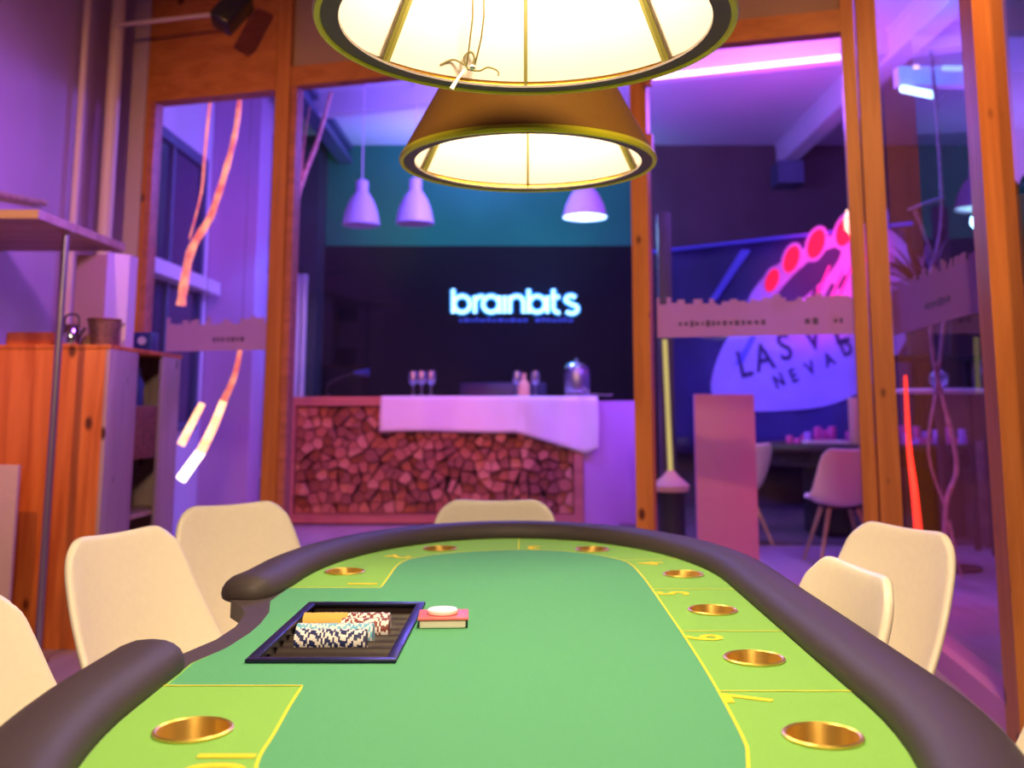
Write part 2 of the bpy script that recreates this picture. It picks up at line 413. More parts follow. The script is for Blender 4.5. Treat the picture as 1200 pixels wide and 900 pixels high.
# short return between left wall and the glazed front
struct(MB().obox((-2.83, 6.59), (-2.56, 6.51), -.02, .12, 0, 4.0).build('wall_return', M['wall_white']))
# back wall of the hall: dark dado, teal above, grey to the right
xw = at(378, 400, YB).x; xg = at(745, 400, YB).x+.12
zb = at(500, 288, YB).z
struct(MB().box((xw-.1, YB, 0), (xg+.02, YB+.15, zb)).build('wall_hall_dado', M['black_wall']))
struct(MB().box((xw-.1, YB, zb), (xg, YB+.15, ZC)).build('wall_hall', M['teal']))
struct(MB().box((xg, YB, 0), (7.5, YB+.15, ZC)).build('wall_hall_right', M['umber']))
struct(MB().box((-3.6, 11.55, 0), (xw, YB+.15, ZC)).build('wall_hall_corner', M['dark_wall']))
struct(MB().box((-3.35, 9.45, 0), (at(300, 300, 9.45).x, 9.6, ZC)).box((at(288, 300, 9.45).x, 9.6, 0), (at(300, 300, 9.45).x, 9.9, ZC)).build('wall_hall_column', mat('lit_column_tint', (.60, .38, .58), .8)))  # white column, its purple light put into the wall colour
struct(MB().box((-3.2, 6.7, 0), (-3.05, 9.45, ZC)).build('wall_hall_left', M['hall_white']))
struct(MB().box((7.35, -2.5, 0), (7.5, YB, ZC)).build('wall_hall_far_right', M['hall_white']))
# side wall window of the hall (dark), seen through the left pane
fr = MB()
wy0, wy1, wz0, wz1 = 7.45, 9.2, 1.0, 3.35
fr.box((-3.05, wy0, wz1), (-3.0, wy1, wz1+.09)).box((-3.05, wy0, wz0-.07), (-3.0, wy1, wz0))
fr.box((-3.05, wy0, wz0), (-3.0, wy0+.07, wz1)).box((-3.05, wy1-.07, wz0), (-3.0, wy1, wz1)).box((-3.05, 8.3, wz0), (-3.01, 8.36, wz1))
wf = struct(fr.build('window_1', M['steel_beam']))
MB().box((-3.045, wy0+.07, wz0), (-3.035, wy1-.07, wz1)).build('window_pane', M['window_dark'], wf)
# low ledge under the window
struct(MB().box((-3.05, 7.0, 2.18), (-2.9, 9.4, 2.30)).build('trim_1', M['hall_white']))

struct(MB().box((.9, 8.5, .001), (5.6, 11.9, .012)).build('floor_dark_sheet', M['umber']))  # thin sheet that makes the floor under the second table darker
# roof beams of the hall
struct(MB().box((-2.30, 6.95, 4.10), (-2.14, YB, 4.16)).box((-2.30, 6.95, 4.28), (-2.14, YB, ZC)).box((-2.24, 6.95, 4.16), (-2.20, YB, 4.28)).build('trim_2', M['steel_beam']))
struct(MB().box((3.09, 3.0, 4.06), (3.27, YB, 4.10)).box((3.09, 3.0, 4.30), (3.27, YB, ZC)).box((3.10, 3.0, 4.10), (3.13, YB, 4.30)).build('trim_3', M['hall_white']))
struct(MB().box((3.02, 11.6, 3.78), (3.32, YB, 4.05)).build('trim_4', M['steel_beam']))
b0 = Vector((-2.55, 10.10)); b1 = Vector((3.9, 7.88))
struct(MB().obox(b0, b1, 0, .16, 4.12, ZC).build('trim_5', M['hall_white']))
def led(name, p0, p1, r, m, label, cat='light'):
    return tag(MB().tube([p0, p1], r, 10).build(name, m), label, cat)
bd = (b1-b0).normalized(); bn = Vector((-bd.y, bd.x))
def onb(px):
    k = (px-616)/F; t = (k*b0.y-b0.x)/(bd.x-k*bd.y); q = b0+bd*t-bn*.04; return q
q0 = onb(772); q1 = onb(1000)
led('led_tube', (q0.x, q0.y, 4.12), (q1.x, q1.y, 4.12), .021, M['tube_pink'], 'long glowing pinkish white tube along the ceiling beam, right half')
q0 = onb(715); q1 = onb(742)
led('led_tube', (q0.x, q0.y, 4.12), (q1.x, q1.y, 4.12), .024, M['tube_blue'], 'short glowing bluish white tube beside the lamp shade, under the ceiling beam')
q0 = at(1058, 104, 7.2); q1 = at(1092, 111, 6.9)
led('led_tube', q0, q1, .03, M['tube_blue'], 'bright blue white tube light between the two right posts')
struct(MB().box((at(1050, 90, 7.25).x, 7.2, at(1050, 102, 7.25).z), (4.0, 7.3, at(1050, 80, 7.25).z)).build('trim_6', M['hall_white']))

# ------------------------------------------------------------------ glazed front wall, all one timber frame
TZ = 3.19
def post_at(px0, px1, z0, z1, depth=.12, back=.0):
    a = on_wall(px0); b = on_wall(px1)
    return MB().obox(a, b, back, back+depth, z0, z1)
frame = thing('glazed_partition', 'orange spruce timber frame of the glass partition wall', 'partition', (WL[0], WL[1], 0))
frame['kind'] = 'structure'; del frame['label']; del frame['category']; frame.name = 'trim_glazed_partition'
post_at(133, 161, 0, 4.0).build('post', M['spruce'], frame)
post_at(312, 329, 0, 4.0, .13).build('post', M['spruce'], frame)
post_at(742, 762, 0, 4.0, .12).build('post', M['spruce'], frame)
m = post_at(1002, 1019, 0, 4.0, .16); m.build('post', M['spruce'], frame)
m = post_at(1021, 1046, 0, 4.0, .16, -.03); m.build('post', M['spruce'], frame)
for a, b in ((329, 742), (762, 1002)):
    MB().obox(on_wall(a), on_wall(b), .01, .11, TZ, TZ+.13).build('rail', M['spruce_x'], frame)
    MB().obox(on_wall(a), on_wall(b), .01, .11, 0, .12).build('sill', M['spruce_x'], frame)
MB().obox(on_wall(161), on_wall(312), -.005, .12, 3.17, 4.0).build('board_panel', M['spruce_x'], frame)
MB().obox(on_wall(161), on_wall(168), .0, .08, 0, 3.17).build('door_jamb', M['red_wood'], frame)
MB().obox(on_wall(329), on_wall(337), .02, .10, 0, TZ).build('door_jamb', M['red_wood'], frame)
for a, b in ((329, 742), (762, 1002)):
    MB().obox(on_wall(a), on_wall(b), .04, .08, TZ+.13, 4.0).build('upper_panel', M['wall_grey'], frame)
for y_ in (3.02, 2.62):
    p = on_wall(768)
    MB().obox(on_wall(763), on_wall(770), -.05, .0, y_-.055, y_+.055).build('hinge_block', M['spruce_x'], frame)
def pane(n, pxa, pxb, z0, z1):
    struct(MB().obox(on_wall(pxa), on_wall(pxb), .055, .063, z0, z1).build('window_%d' % n, M['glass'], smooth=False))
pane(2, 168, 312, .12, 3.17); pane(3, 337, 742, .12, TZ); pane(4, 762, 1002, .12, TZ)
# side wall of glass towards the camera
SD = Vector((1.735, 3.60)); SC = Vector((1.93, 5.25)); sd = (SC-SD).normalized(); sn = Vector((sd.y, -sd.x))
side = bpy.data.objects.new('trim_side_glazing', None); C.objects.link(side); side.location = (SD.x, SD.y, 0); struct(side)
MB().obox(SD-sd*.07, SD+sd*.07, -.045, .065, 0, 4.3).build('post', M['spruce'], side)
MB().obox(SD-sd*2.4, SD-sd*2.26, -.07, .06, 0, 4.3).build('post', M['spruce'], side)
MB().obox(SD+sd*.07, SC-sd*.0, -.07, .05, 0, .10).build('sill', M['plinth'], side)
MB().obox(SD-sd*2.26, SD-sd*.07, -.07, .05, 0, .10).build('sill', M['shelf_wood'], side)
struct(MB().obox(SD+sd*.07, SC-sd*.05, -.004, .004, .10, 4.2).build('window_5', M['glass'], smooth=False))
struct(MB().obox(SD-sd*2.26, SD-sd*.07, -.004, .004, .10, 4.2).build('window_6', M['glass'], smooth=False))
struct(MB().obox(SD-sd*2.4, SC, -.05, .05, 4.2, 4.3).build('trim_7', M['spruce_x']))

# frosted film bands with a skyline edge on the panes
def band(pa, pb, z0, z1, off, label, marks, P0=None, D=None, Nn=None, length=None):
    o_ = Vector(P0) if P0 is not None else on_wall(pa); d_ = D or wd; n_ = Nn or (-wn)
    Ln = length or (on_wall(pb)-on_wall(pa)).length
    t = thing('frosted_band', label, 'window film', (o_.x, o_.y, z0))
    rr = random.Random(int(abs(o_.x)*100))
    top = []; x = 0
    while x < Ln:
        wdt = rr.uniform(.012, .05); h = rr.choice([0, .01, .018, .03, .05, .035])
        top += [(x, z1+h)]
        x += wdt; top += [(min(x, Ln), z1+h)]
    pts = [(0, z0)]+top[::1]+[(Ln, z0)]
    m_ = MB(); bm = m_.bm
    def P(u, z, k): q = o_+d_*u+n_*(off+k); return (q.x, q.y, z)
    fl = [Vector((p[0], p[1], 0)) for p in pts]; tri = tessellate_polygon([fl])
    A = [bm.verts.new(P(p[0], p[1], .0)) for p in pts]; B = [bm.verts.new(P(p[0], p[1], .0015)) for p in pts]
    for q in tri: m_._f([A[i] for i in q]); m_._f([B[i] for i in reversed(q)])
    for i in range(len(pts)): j = (i+1) % len(pts); m_._f([A[i], A[j], B[j], B[i]])
    m_.build('film', M['frost'], t, smooth=False)
    for (u0, u1) in marks:
        m_ = MB(); x = u0
        while x < u1:
            wl = rr.uniform(.012, .03); hh = rr.choice([.02, .028, .035])
            zc = z0+.42*(z1-z0)
            a = P(x, zc-hh/2, .002); b = P(x+wl, zc+hh/2, .004)
            q0_ = o_+d_*x+n_*(off+.002); q1_ = o_+d_*(x+wl)+n_*(off+.002)
            m_.obox((q0_.x, q0_.y), (q1_.x, q1_.y), 0, .001, zc-hh/2, zc+hh/2)
            x += wl+rr.uniform(.006, .014)
        m_.build('lettering', M['frost_mark'], t, smooth=False)
    return t
zl = 1.14+(476-396)/F*5.55
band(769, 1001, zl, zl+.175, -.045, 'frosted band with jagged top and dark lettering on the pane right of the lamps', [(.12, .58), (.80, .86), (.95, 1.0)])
band(190, 311, zl-.03, zl+.14, -.045, 'frosted band with jagged top on the glass door, left above the curved reflection', [(.35, .55)])
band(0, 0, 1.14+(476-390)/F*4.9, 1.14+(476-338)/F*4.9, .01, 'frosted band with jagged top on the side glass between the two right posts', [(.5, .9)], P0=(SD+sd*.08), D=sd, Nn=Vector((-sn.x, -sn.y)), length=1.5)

# ================================================================== hall things
# bar counter with a front of stacked firewood
BY = 9.9
bx0 = at(335, 500, BY).x; bx1 = at(683, 500, BY).x; bx2 = at(752, 500, BY).x
bz = at(400, 465, BY).z
bar = thing('bar_counter', 'long bar counter with firewood stacked in its open front', 'bar counter', (0, BY, 0))
f_ = .09
MB().box((bx0, BY, bz-.085), (bx1, BY+.75, bz)).build('counter_top', M['red_wood'], bar)
MB().box((bx0, BY, .02), (bx0+f_, BY+.7, bz-.085)).build('side_post', M['red_wood'], bar)
MB().box((bx1-f_, BY, .02), (bx1, BY+.7, bz-.085)).build('side_post', M['red_wood'], bar)
MB().box((bx0+f_, BY, .02), (bx1-f_, BY+.7, .10)).build('base_rail', M['red_wood'], bar)
MB().box((bx0+f_, BY+.42, .10), (bx1-f_, BY+.45, bz-.085)).build('back_panel', M['black_soft'], bar)
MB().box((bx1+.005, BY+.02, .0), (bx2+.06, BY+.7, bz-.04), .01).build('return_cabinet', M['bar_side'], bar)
# logs: Voronoi cells of a jittered grid
X0, X1, Z0, Z1 = bx0+f_+.004, bx1-f_-.004, .104, bz-.1
nx, nz = 29, 10
sx = (X1-X0)/nx; sz = (Z1-Z0)/nz
seeds = {(i, j): (X0+(i+.5+random.uniform(-.42, .42)+(.25 if j % 2 else -.25))*sx, Z0+(j+.5+random.uniform(-.4, .4))*sz) for i in range(nx) for j in range(nz)}
def clip(poly, px, pz, nxx, nzz):
    out = []
    for k in range(len(poly)):
        a = poly[k]; b = poly[(k+1) % len(poly)]
        da = (a[0]-px)*nxx+(a[1]-pz)*nzz; db = (b[0]-px)*nxx+(b[1]-pz)*nzz
        if da <= 0: out.append(a)
        if (da < 0 < db) or (db < 0 < da): t = da/(da-db); out.append((a[0]+(b[0]-a[0])*t, a[1]+(b[1]-a[1])*t))
    return out
for (i, j), (sx_, sz_) in seeds.items():
    poly = [(X0, Z0), (X1, Z0), (X1, Z1), (X0, Z1)]
    for di in range(-3, 4):
        for dj in range(-3, 4):
            o2 = seeds.get((i+di, j+dj))
            if o2 and (di or dj) and poly:
                dx, dz = o2[0]-sx_, o2[1]-sz_
                poly = clip(poly, (sx_+o2[0])/2, (sz_+o2[1])/2, dx, dz)
    if len(poly) < 3: continue
    cx = sum(p[0] for p in poly)/len(poly); cz = sum(p[1] for p in poly)/len(poly)
    # drop short edges so that logs read as wedges
    P2 = [p for k, p in enumerate(poly) if math.dist(p, poly[(k+1) % len(poly)]) > .035]
    if len(P2) < 3: P2 = poly
    P2 = [((p[0]-cx)*.90, (p[1]-cz)*.90) for p in P2]
    yf = BY+random.uniform(.01, .10)
    mb = MB(); A = [mb.bm.verts.new((p[0], 0, p[1])) for p in P2]; B = [mb.bm.verts.new((p[0], .30, p[1])) for p in P2]
    mb._f(A); mb._f(B[::-1])
    for k in range(len(P2)): l = (k+1) % len(P2); mb._f([A[k], A[l], B[l], B[k]])
    o = mb.build('firewood_log', M[random.choice(['log', 'log', 'log_dark', 'log_dark', 'log_pale'])], smooth=False); o.location = (cx, yf, cz)
    tag(o, 'split log of firewood stacked in the front of the bar', 'firewood', 'firewood logs stacked in the bar front')

# tablecloth lying over the bar
def cloth():
    nu, nv = 60, 26
    xa = at(447, 460, BY).x; xb = at(700, 460, BY).x
    mb = MB(); G = []
    for i in range(nu+1):
        u = i/nu; x = xa+(xb-xa)*u; row = []
        hang = .345 + (0 if u < .62 else .22*min(1, (u-.62)/.32)) - .008*math.sin(u*9)
        if u > .94: hang -= .9*(u-.94)
        row = []
        for j in range(nv+1):
            v = j/nv
            L_ = .55+hang; s_ = v*L_
            if s_ < .55: y = BY+.52-s_; z = bz+.006
            else:
                h = s_-.55; y = BY-.03-.018*math.sin(u*34+math.sin(u*11)*2)*min(1, h*5)*(1 if u > .6 else .35); z = bz+.006-h
                if u > .62: y -= .02*abs(math.sin(u*24))
            row.append(mb.bm.verts.new((x+(0 if s_ < .55 else .02*math.sin(h*6)*(u-.5)), y, z)))
        G.append(row)
    for i in range(nu):
        for j in range(nv): mb._f([G[i][j], G[i+1][j], G[i+1][j+1], G[i][j+1]])
    # side drape over the right end
    o = mb.build('tablecloth', M['cloth'], angle=2)
    sm = o.modifiers.new('thickness', 'SOLIDIFY'); sm.thickness = .004
    return o
tag(cloth(), 'white tablecloth draped over the bar top, hanging lower at its right end', 'tablecloth')
mb = MB(); G = []
xa = at(690, 470, BY+.2).x; xb_ = at(716, 470, BY+.2).x
for i in range(9):
    u = i/8; row = []
    for j in range(7):
        v = j/6
        row.append(mb.bm.verts.new((xa+(xb_-xa)*u+.03*v, BY-.012+.35*v+.015*math.sin(u*9), bz+.022+.006*math.sin(u*7))))
    G.append(row)
for i in range(8):
    for j in range(6): mb._f([G[i][j], G[i+1][j], G[i+1][j+1], G[i][j+1]])
o = mb.build('napkin', M['cloth'], angle=2); o.modifiers.new('thickness', 'SOLIDIFY').thickness = .004
tag(o, 'folded white cloth at the right end of the bar top', 'cloth')

# wine glasses
def wine_glass():
    t = thing('wine_glass', 'wine glass', 'wine glass')
    MB().lathe([(0, 0), (.034, .001), (.034, .004), (.006, .010), (.0045, .02), (.0045, .085), (.008, .092)], 0, 0, 16).build('foot', M['glassware'], t)
    MB().lathe([(.008, .092), (.030, .108), (.041, .135), (.040, .17), (.033, .205), (.031, .205), (.038, .17), (.039, .135), (.028, .11), (0, .096)], 0, 0, 16).build('bowl', M['glassware'], t)
    return t
wg = wine_glass()
spots = [(484, 1.0, 'leftmost of the three wine glasses in the row on the tablecloth'), (494, .25, 'middle of the three wine glasses in the row on the tablecloth'), (505, .12, 'rightmost of the three wine glasses in the row on the tablecloth'), (627, .2, 'wine glass standing beside the short bottle on the bar'), (606, .3, 'wine glass left of the short bottle on the bar')]
for i, (px, dy, lb) in enumerate(spots):
    o = wg if i == 0 else copy_tree(wg)
    if i == 0: dy = .3
    k = at(px, 458, BY+dy*.8); o.location = (k.x, BY+dy*.8, bz+.009); o.scale = (1.2, 1.2, 1.2)
    o['label'] = lb; o['group'] = 'wine glasses on the bar'
k = at(614, 458, BY+.15)
MB_ = MB().lathe([(0, 0), (.055, 0), (.058, .01), (.058, .10), (.05, .13), (.022, .165), (.020, .20), (.024, .205), (.024, .225), (0, .225)], k.x, k.y, 20)
for v in MB_.bm.verts: v.co.z += bz+.009
tag(MB_.build('bottle', M['box_beige']), 'short pale bottle on the bar between two wine glasses', 'bottle')
k = at(676, 458, BY+.22)
dsp = thing('drink_dispenser', 'glass drink dispenser jar with chrome lid at right end of bar', 'drink dispenser', (k.x, k.y, bz+.009))
def zshift(mb, dz):
    for v in mb.bm.verts: v.co.z += dz
    return mb
z_ = bz+.009
zshift(MB().lathe([(0, 0), (.10, 0), (.13, .01), (.13, .03), (0, .03)], k.x, k.y, 24), z_).build('base', M['chrome'], dsp)
zshift(MB().lathe([(.118, .03), (.13, .06), (.135, .22), (.118, .27), (.112, .27), (.128, .22), (.124, .06), (.11, .032)], k.x, k.y, 24), z_).build('jar', M['glassware'], dsp)
zshift(MB().lathe([(.03, .03), (.03, .25), (.0, .25)], k.x, k.y, 12), z_).build('ice_core', M['chrome'], dsp)
lid = zshift(MB().lathe([(.125, .27), (.128, .285), (.10, .32), (.04, .345), (0, .347)], k.x, k.y, 24), z_).build('lid', M['chrome'], dsp)
zshift(MB().lathe([(.012, .345), (.012, .36), (.022, .37), (.0, .385)], k.x, k.y, 12), z_).build('knob', M['chrome'], lid)
zshift(MB().tube([(k.x+.08, k.y-.09, .05), (k.x+.11, k.y-.15, .05), (k.x+.11, k.y-.16, .02)], .011, 8), z_).build('tap', M['chrome'], dsp)

# desk lamp on the left of the bar
a = at(383, 462, BY+.3); b = at(386, 449, BY+.3); c = at(415, 437, BY+.3); e = at(432, 437, BY+.3)
dl = thing('desk_lamp', 'small dark bent-arm lamp on the left end of the bar', 'lamp', (a.x, a.y, bz))
zshift(MB().lathe([(0, 0), (.06, 0), (.06, .012), (.015, .02), (0, .02)], a.x, a.y, 16), bz).build('base', M['black'], dl)
MB().tube(smooth_path([(a.x, a.y, bz+.015), b, c], 6), .011, 8).build('arm', M['black'], dl)
MB().tube([c, c+(e-c)*.5, e], [.018, .03, .045], 12).build('lamp_head', M['navy'], dl)
# back counter line behind the bar
MBc = MB().box((at(540, 452, 11.4).x, 11.2, 0), (at(640, 452, 11.4).x, 11.7, at(600, 449, 11.4).z), .01)
tag(MBc.build('back_counter', M['tray_edge']), 'dark counter cabinet standing behind the bar under the glowing sign', 'cabinet')

# neon sign
sg = thing('neon_sign', 'glowing bluish white sign reading brainbits on the dark wall', 'sign', tuple(at(604, 356, YB-.06)))
cx, cz = at(604, 356, YB-.06).x, at(604, 354, YB-.06).z
def wall_tf(x, y, z, sx=1, sz=1, rot=0, face=Vector((0, -1, 0))):
    ang = math.atan2(face.x, -face.y)
    return Matrix.Translation((x, y, z)) @ Matrix.Rotation(ang, 4, 'Z') @ Matrix.Rotation(PI/2, 4, 'X') @ Matrix.Rotation(rot, 4, 'Z') @ Matrix.Diagonal((sx, sz, 1, 1))
PX = 12.0/F
def S(x, y, d=0): return at(x, y, YB-.05-d)
def arc(cx_, cy_, r, a0, a1, n=18, ry=None): return [(cx_+r*math.cos(math.radians(a0+(a1-a0)*i/n)), cy_-(ry or r)*math.sin(math.radians(a0+(a1-a0)*i/n))) for i in range(n+1)]
glyphs = [('b', [[(531, 339), (531, 367)], arc(541.5, 356.5, 9.5, 0, 360)]),
          ('r', [[(556.5, 347), (556.5, 367)], arc(564, 355, 7.5, 180, 70)]),
          ('a', [arc(575.5, 356.5, 9.5, 0, 360), [(585.5, 347), (585.5, 367)]]),
          ('i', [[(591.5, 347), (591.5, 367)]]),
          ('n', [[(597.5, 347), (597.5, 367)], arc(605.5, 355, 8, 180, 0)+[(613.5, 367)]]),
          ('b', [[(619.5, 339), (619.5, 367)], arc(629.5, 356.5, 9.5, 0, 360)]),
          ('i', [[(641.5, 347), (641.5, 367)]]),
          ('t', [[(648.5, 339), (648.5, 360)]+arc(655, 360, 6.5, 180, 280)[1:], [(645.5, 348), (656, 348)]]),
          ('s', [arc(669, 351.5, 6, 30, 200, ry=5)+[(672, 357.5)]+arc(670, 362, 7, 40, -150, ry=5.5)])]
for ch, strokes in glyphs:
    mb = MB(); mh = MB()
    for st_ in strokes:
        mb.tube([S(x, y, .04) for x, y in st_], .019, 8, up=(0, 1, 0)); mh.tube([S(x, y) for x, y in st_], .038, 8, up=(0, 1, 0))
    h_ = mh.build('letter_halo', M['neon_halo'], sg); mb.build('letter_tube', M['neon'], sg)  # wider blue tubes stand in for the halo of light round the letters
mt = MB(); xx = cx-.68; rr = random.Random(4)
while xx < cx+.70:
    wl = rr.uniform(.03, .07)
    if not (cx+.12 < xx < cx+.2): mt.box((xx, YB-.03, cz-.235), (xx+wl, YB-.02, cz-.235+rr.choice([.03, .04, .05])))
    xx += wl+.022
mt.build('tagline', mat('sign_tagline', (.03, .05, .3), .5, emit=(.015, .04, .40), estr=1), sg, smooth=False)
lamp('sign_glow', 'POINT', (cx+.3, YB-.3, cz+.05), (.05, .25, 1), 5, None, .25)

# pendant lamps over the bar
def pendant(px, pyt, pyb, wpx, Y, label, lit=False):
    top = at(px, pyt, Y); bot = at(px, pyb, Y); h = top.z-bot.z; r = wpx/F*Y/2; x = top.x
    t = thing('pendant_lamp', label, 'pendant lamp', (x, Y, bot.z), 'pendant lamps over the bar')
    MB().lathe([(r, bot.z), (r*.97, bot.z+.05*h), (r*.85, bot.z+.30*h), (r*.62, bot.z+.55*h), (r*.38, bot.z+.70*h), (r*.33, bot.z+.72*h), (r*.30, bot.z+.72*h), (r*.60, bot.z+.53*h), (r*.82, bot.z+.28*h), (r*.94, bot.z+.04*h)], x, Y, 32, close=True).build('shade', M['pendant'], t)
    MB().lathe([(r*.33, bot.z+.71*h), (r*.33, bot.z+.97*h), (r*.2, top.z), (0, top.z)], x, Y, 20).build('socket', M['pendant'], t)
    MB().tube([(x, Y, top.z), (x, Y, ZC)], .006, 6).build('cord', M['box_white'], t)
    MB().lathe([(0, ZC-.03), (.05, ZC-.03), (.055, ZC)], x, Y, 16).build('canopy', M['pendant'], t)
    if lit:
        zz = bot.z+.02*h
        MB().lathe([(0, zz-.01), (r*.6, zz-.008), (r*.93, zz+.012), (r*.9, zz+.03), (0, zz+.03)], x, Y, 32).build('diffuser', M['pendant_glow'], t)
        lamp('pendant_light', 'POINT', (x, Y, bot.z-.12), (.3, .65, 1), 14, None, .08)
    else:
        MB().ball((x, Y, bot.z+.35*h), r*.3).build('bulb', M['box_white'], t)
pendant(424.5, 211, 264, 45, 9.6, 'white bell-shaped pendant lamp, the far left one over the bar')
pendant(487, 209, 262, 46, 9.6, 'white bell-shaped pendant lamp beside the one at the far left')
pendant(685, 206, 255, 53, 9.6, 'lit pendant lamp with glowing bluish underside, right over the bar', True)

# radiator
ra = at(302, 321, 11.4); rb = at(361, 321, 11.4)
rad = thing('radiator', 'tall white column radiator standing left of the bar', 'radiator', (ra.x, 11.4, 0))
zt = ra.z; n = 9
for i in range(n):
    x = ra.x+(rb.x-ra.x)*(i+.5)/n
    MB().box((x-.024, 11.36, .35), (x+.024, 11.46, zt), .012).build('fin', M['radiator'], rad)
MB().box((ra.x, 11.39, zt-.10), (rb.x, 11.43, zt-.05)).box((ra.x, 11.39, .42), (rb.x, 11.43, .47)).box((ra.x+.1, 11.43, 1.0), (ra.x+.15, 11.54, 1.05)).box((rb.x-.15, 11.43, 1.9), (rb.x-.1, 11.54, 1.95)).build('header', M['radiator'], rad)
MB().tube([(ra.x+.04, 11.41, .4), (ra.x+.04, 11.41, 0)], .014, 8).build('pipe', M['radiator'], rad)

# white plinth board behind the right pane
pl0 = at(813, 462, 6.9); pl1 = at(883, 462, 6.9)
pl = thing('display_panel', 'plain lilac upright panel standing behind the glass near the second table', 'panel', ((pl0.x+pl1.x)/2, 6.9, 0))
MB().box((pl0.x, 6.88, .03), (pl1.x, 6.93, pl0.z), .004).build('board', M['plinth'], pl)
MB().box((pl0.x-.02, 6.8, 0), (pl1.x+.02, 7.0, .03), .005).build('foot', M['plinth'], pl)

# banner with the big round printed sign
P1 = Vector((1.60, 11.75)); P2 = Vector((3.85, 10.0)); pd = (P2-P1).normalized(); pn = Vector((pd.y, -pd.x))   # pn towards the viewer
if pn.y > 0: pn = -pn
PL = (P2-P1).length
def onP(px, py):
    k = (px-616)/F; t = (k*P1.y-P1.x)/(pd.x-k*pd.y); q = P1+pd*t; return t, at(px, py, q.y).z
ban = thing('printed_banner', 'dark blue banner printed with a bright sign and red discs, hanging behind the second table', 'banner', (P1.x, P1.y, .3))
ztop = onP(880, 285)[1]
mb = MB(); G = []
for i in range(41):
    t = PL*i/40; row = []
    for j in range(11):
        z = .6+(ztop-.6)*j/10; q = P1+pd*t-pn*.02+pn*.012*math.sin(t*9+z*2); row.append(mb.bm.verts.new((q.x, q.y, z)))
    G.append(row)
for i in range(40):
    for j in range(10): mb._f([G[i][j], G[i+1][j], G[i+1][j+1], G[i][j+1]])
o = mb.build('cloth', M['banner'], ban, angle=2); o.modifiers.new('thickness', 'SOLIDIFY').thickness = .004
p0 = P1-pd*.1; p1 = P2+pd*.1
MB().tube([(p0.x, p0.y, ztop+.02), (p1.x, p1.y, ztop+.02)], .022, 10).build('hanging_rod', M['banner_stripe'], ban)
for s_ in (p0, p1): MB().tube([(s_.x, s_.y, ztop), (s_.x, s_.y, 0)], .018, 8).build('stand_pole', M['black'], ban)
def print_shape(pts_px, m, off, name, thick=.002):
    pts = [onP(*p) for p in pts_px]
    mb = MB(); bm = mb.bm
    def P(t, z, k): q = P1+pd*t+pn*(off+k); return (q.x, q.y, z)
    tri = tessellate_polygon([[Vector((p[0], p[1], 0)) for p in pts]])
    A = [bm.verts.new(P(*p, 0)) for p in pts]; B = [bm.verts.new(P(*p, thick)) for p in pts]
    for q in tri: mb._f([A[i] for i in q]); mb._f([B[i] for i in q][::-1])
    for i in range(len(pts)): j = (i+1) % len(pts); mb._f([A[i], A[j], B[j], B[i]])
    return mb.build(name, m, ban, smooth=False)
def ep(cx, cy, a, b, rot=0, n=28):
    return [(cx+a*math.cos(t)*math.cos(rot)-b*math.sin(t)*math.sin(rot), cy+a*math.cos(t)*math.sin(rot)+b*math.sin(t)*math.cos(rot)) for t in [2*PI*i/n for i in range(n)]]
sgn = smooth_path([Vector((x, y, 0)) for x, y in [(832, 455), (845, 410), (868, 375), (885, 340), (915, 310), (960, 285), (1030, 262), (1075, 300), (1070, 380), (1030, 440), (975, 473), (900, 482), (850, 478)]], 5, True)
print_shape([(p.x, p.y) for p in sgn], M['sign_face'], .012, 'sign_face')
print_shape([(833, 352), (841, 352), (884, 293), (872, 293)], M['banner_stripe'], .012, 'stripe')
print_shape([(880, 395), (888, 392), (871, 425), (860, 428)], M['banner_stripe'], .018, 'stripe')
print_shape(ep(948, 328, 56, 14, -.72), M['sign_ink'], .017, 'disc_backing')
for cx_, cy_, a_ in ((908, 329, 1), (932, 304, 1.15), (962, 286, 1.25), (997, 271, 1.3), (1035, 262, 1.3)):
    o = print_shape(ep(cx_, cy_, 10*a_, 18*a_, .38), M['sign_face'], .022, 'disc_rim')
    print_shape(ep(cx_, cy_, 7.5*a_, 14.5*a_, .38), M['sign_red'], .026, 'red_disc')
face = Vector((pn.x, pn.y, 0))
def letter(ch, px, py, h, rot, m=None, sx=.8):
    t, z = onP(px, py); q = P1+pd*t+pn*.022
    text_obj('lettering', ch, h, m or M['sign_ink'], wall_tf(q.x, q.y, z, sx, 1, rot, face), ban, extrude=.002, bold=.006)
for ch, px, py in (('L', 872, 428), ('A', 895, 420), ('S', 920, 408), ('V', 953, 396), ('E', 985, 388), ('G', 1020, 380), ('A', 1050, 370), ('S', 1075, 362)):
    letter(ch, px, py, .42, .22)
for ch, px, py in (('N', 912, 447), ('E', 929, 441), ('V', 949, 432), ('A', 971, 422), ('D', 992, 409), ('A', 1012, 398)):
    letter(ch, px, py, .20, .40)
for i_, (px, py) in enumerate(((938, 352), (955, 345), (975, 340), (990, 330))):
    print_shape([(px-6, py+8), (px-2, py+9), (px+7, py-6), (px+3, py-8)], M['sign_ink'], .018, 'brush_stroke')
for px, py, l_ in ((975, 312, 40), (990, 318, 44), (1004, 306, 40), (1020, 300, 40), (962, 335, 22), (1040, 290, 36)):
    print_shape([(px, py), (px+3, py-1), (px-l_*.38, py+l_), (px-l_*.38-3, py+l_)], M['lilac_cloth'], .018, 'brush_stroke')
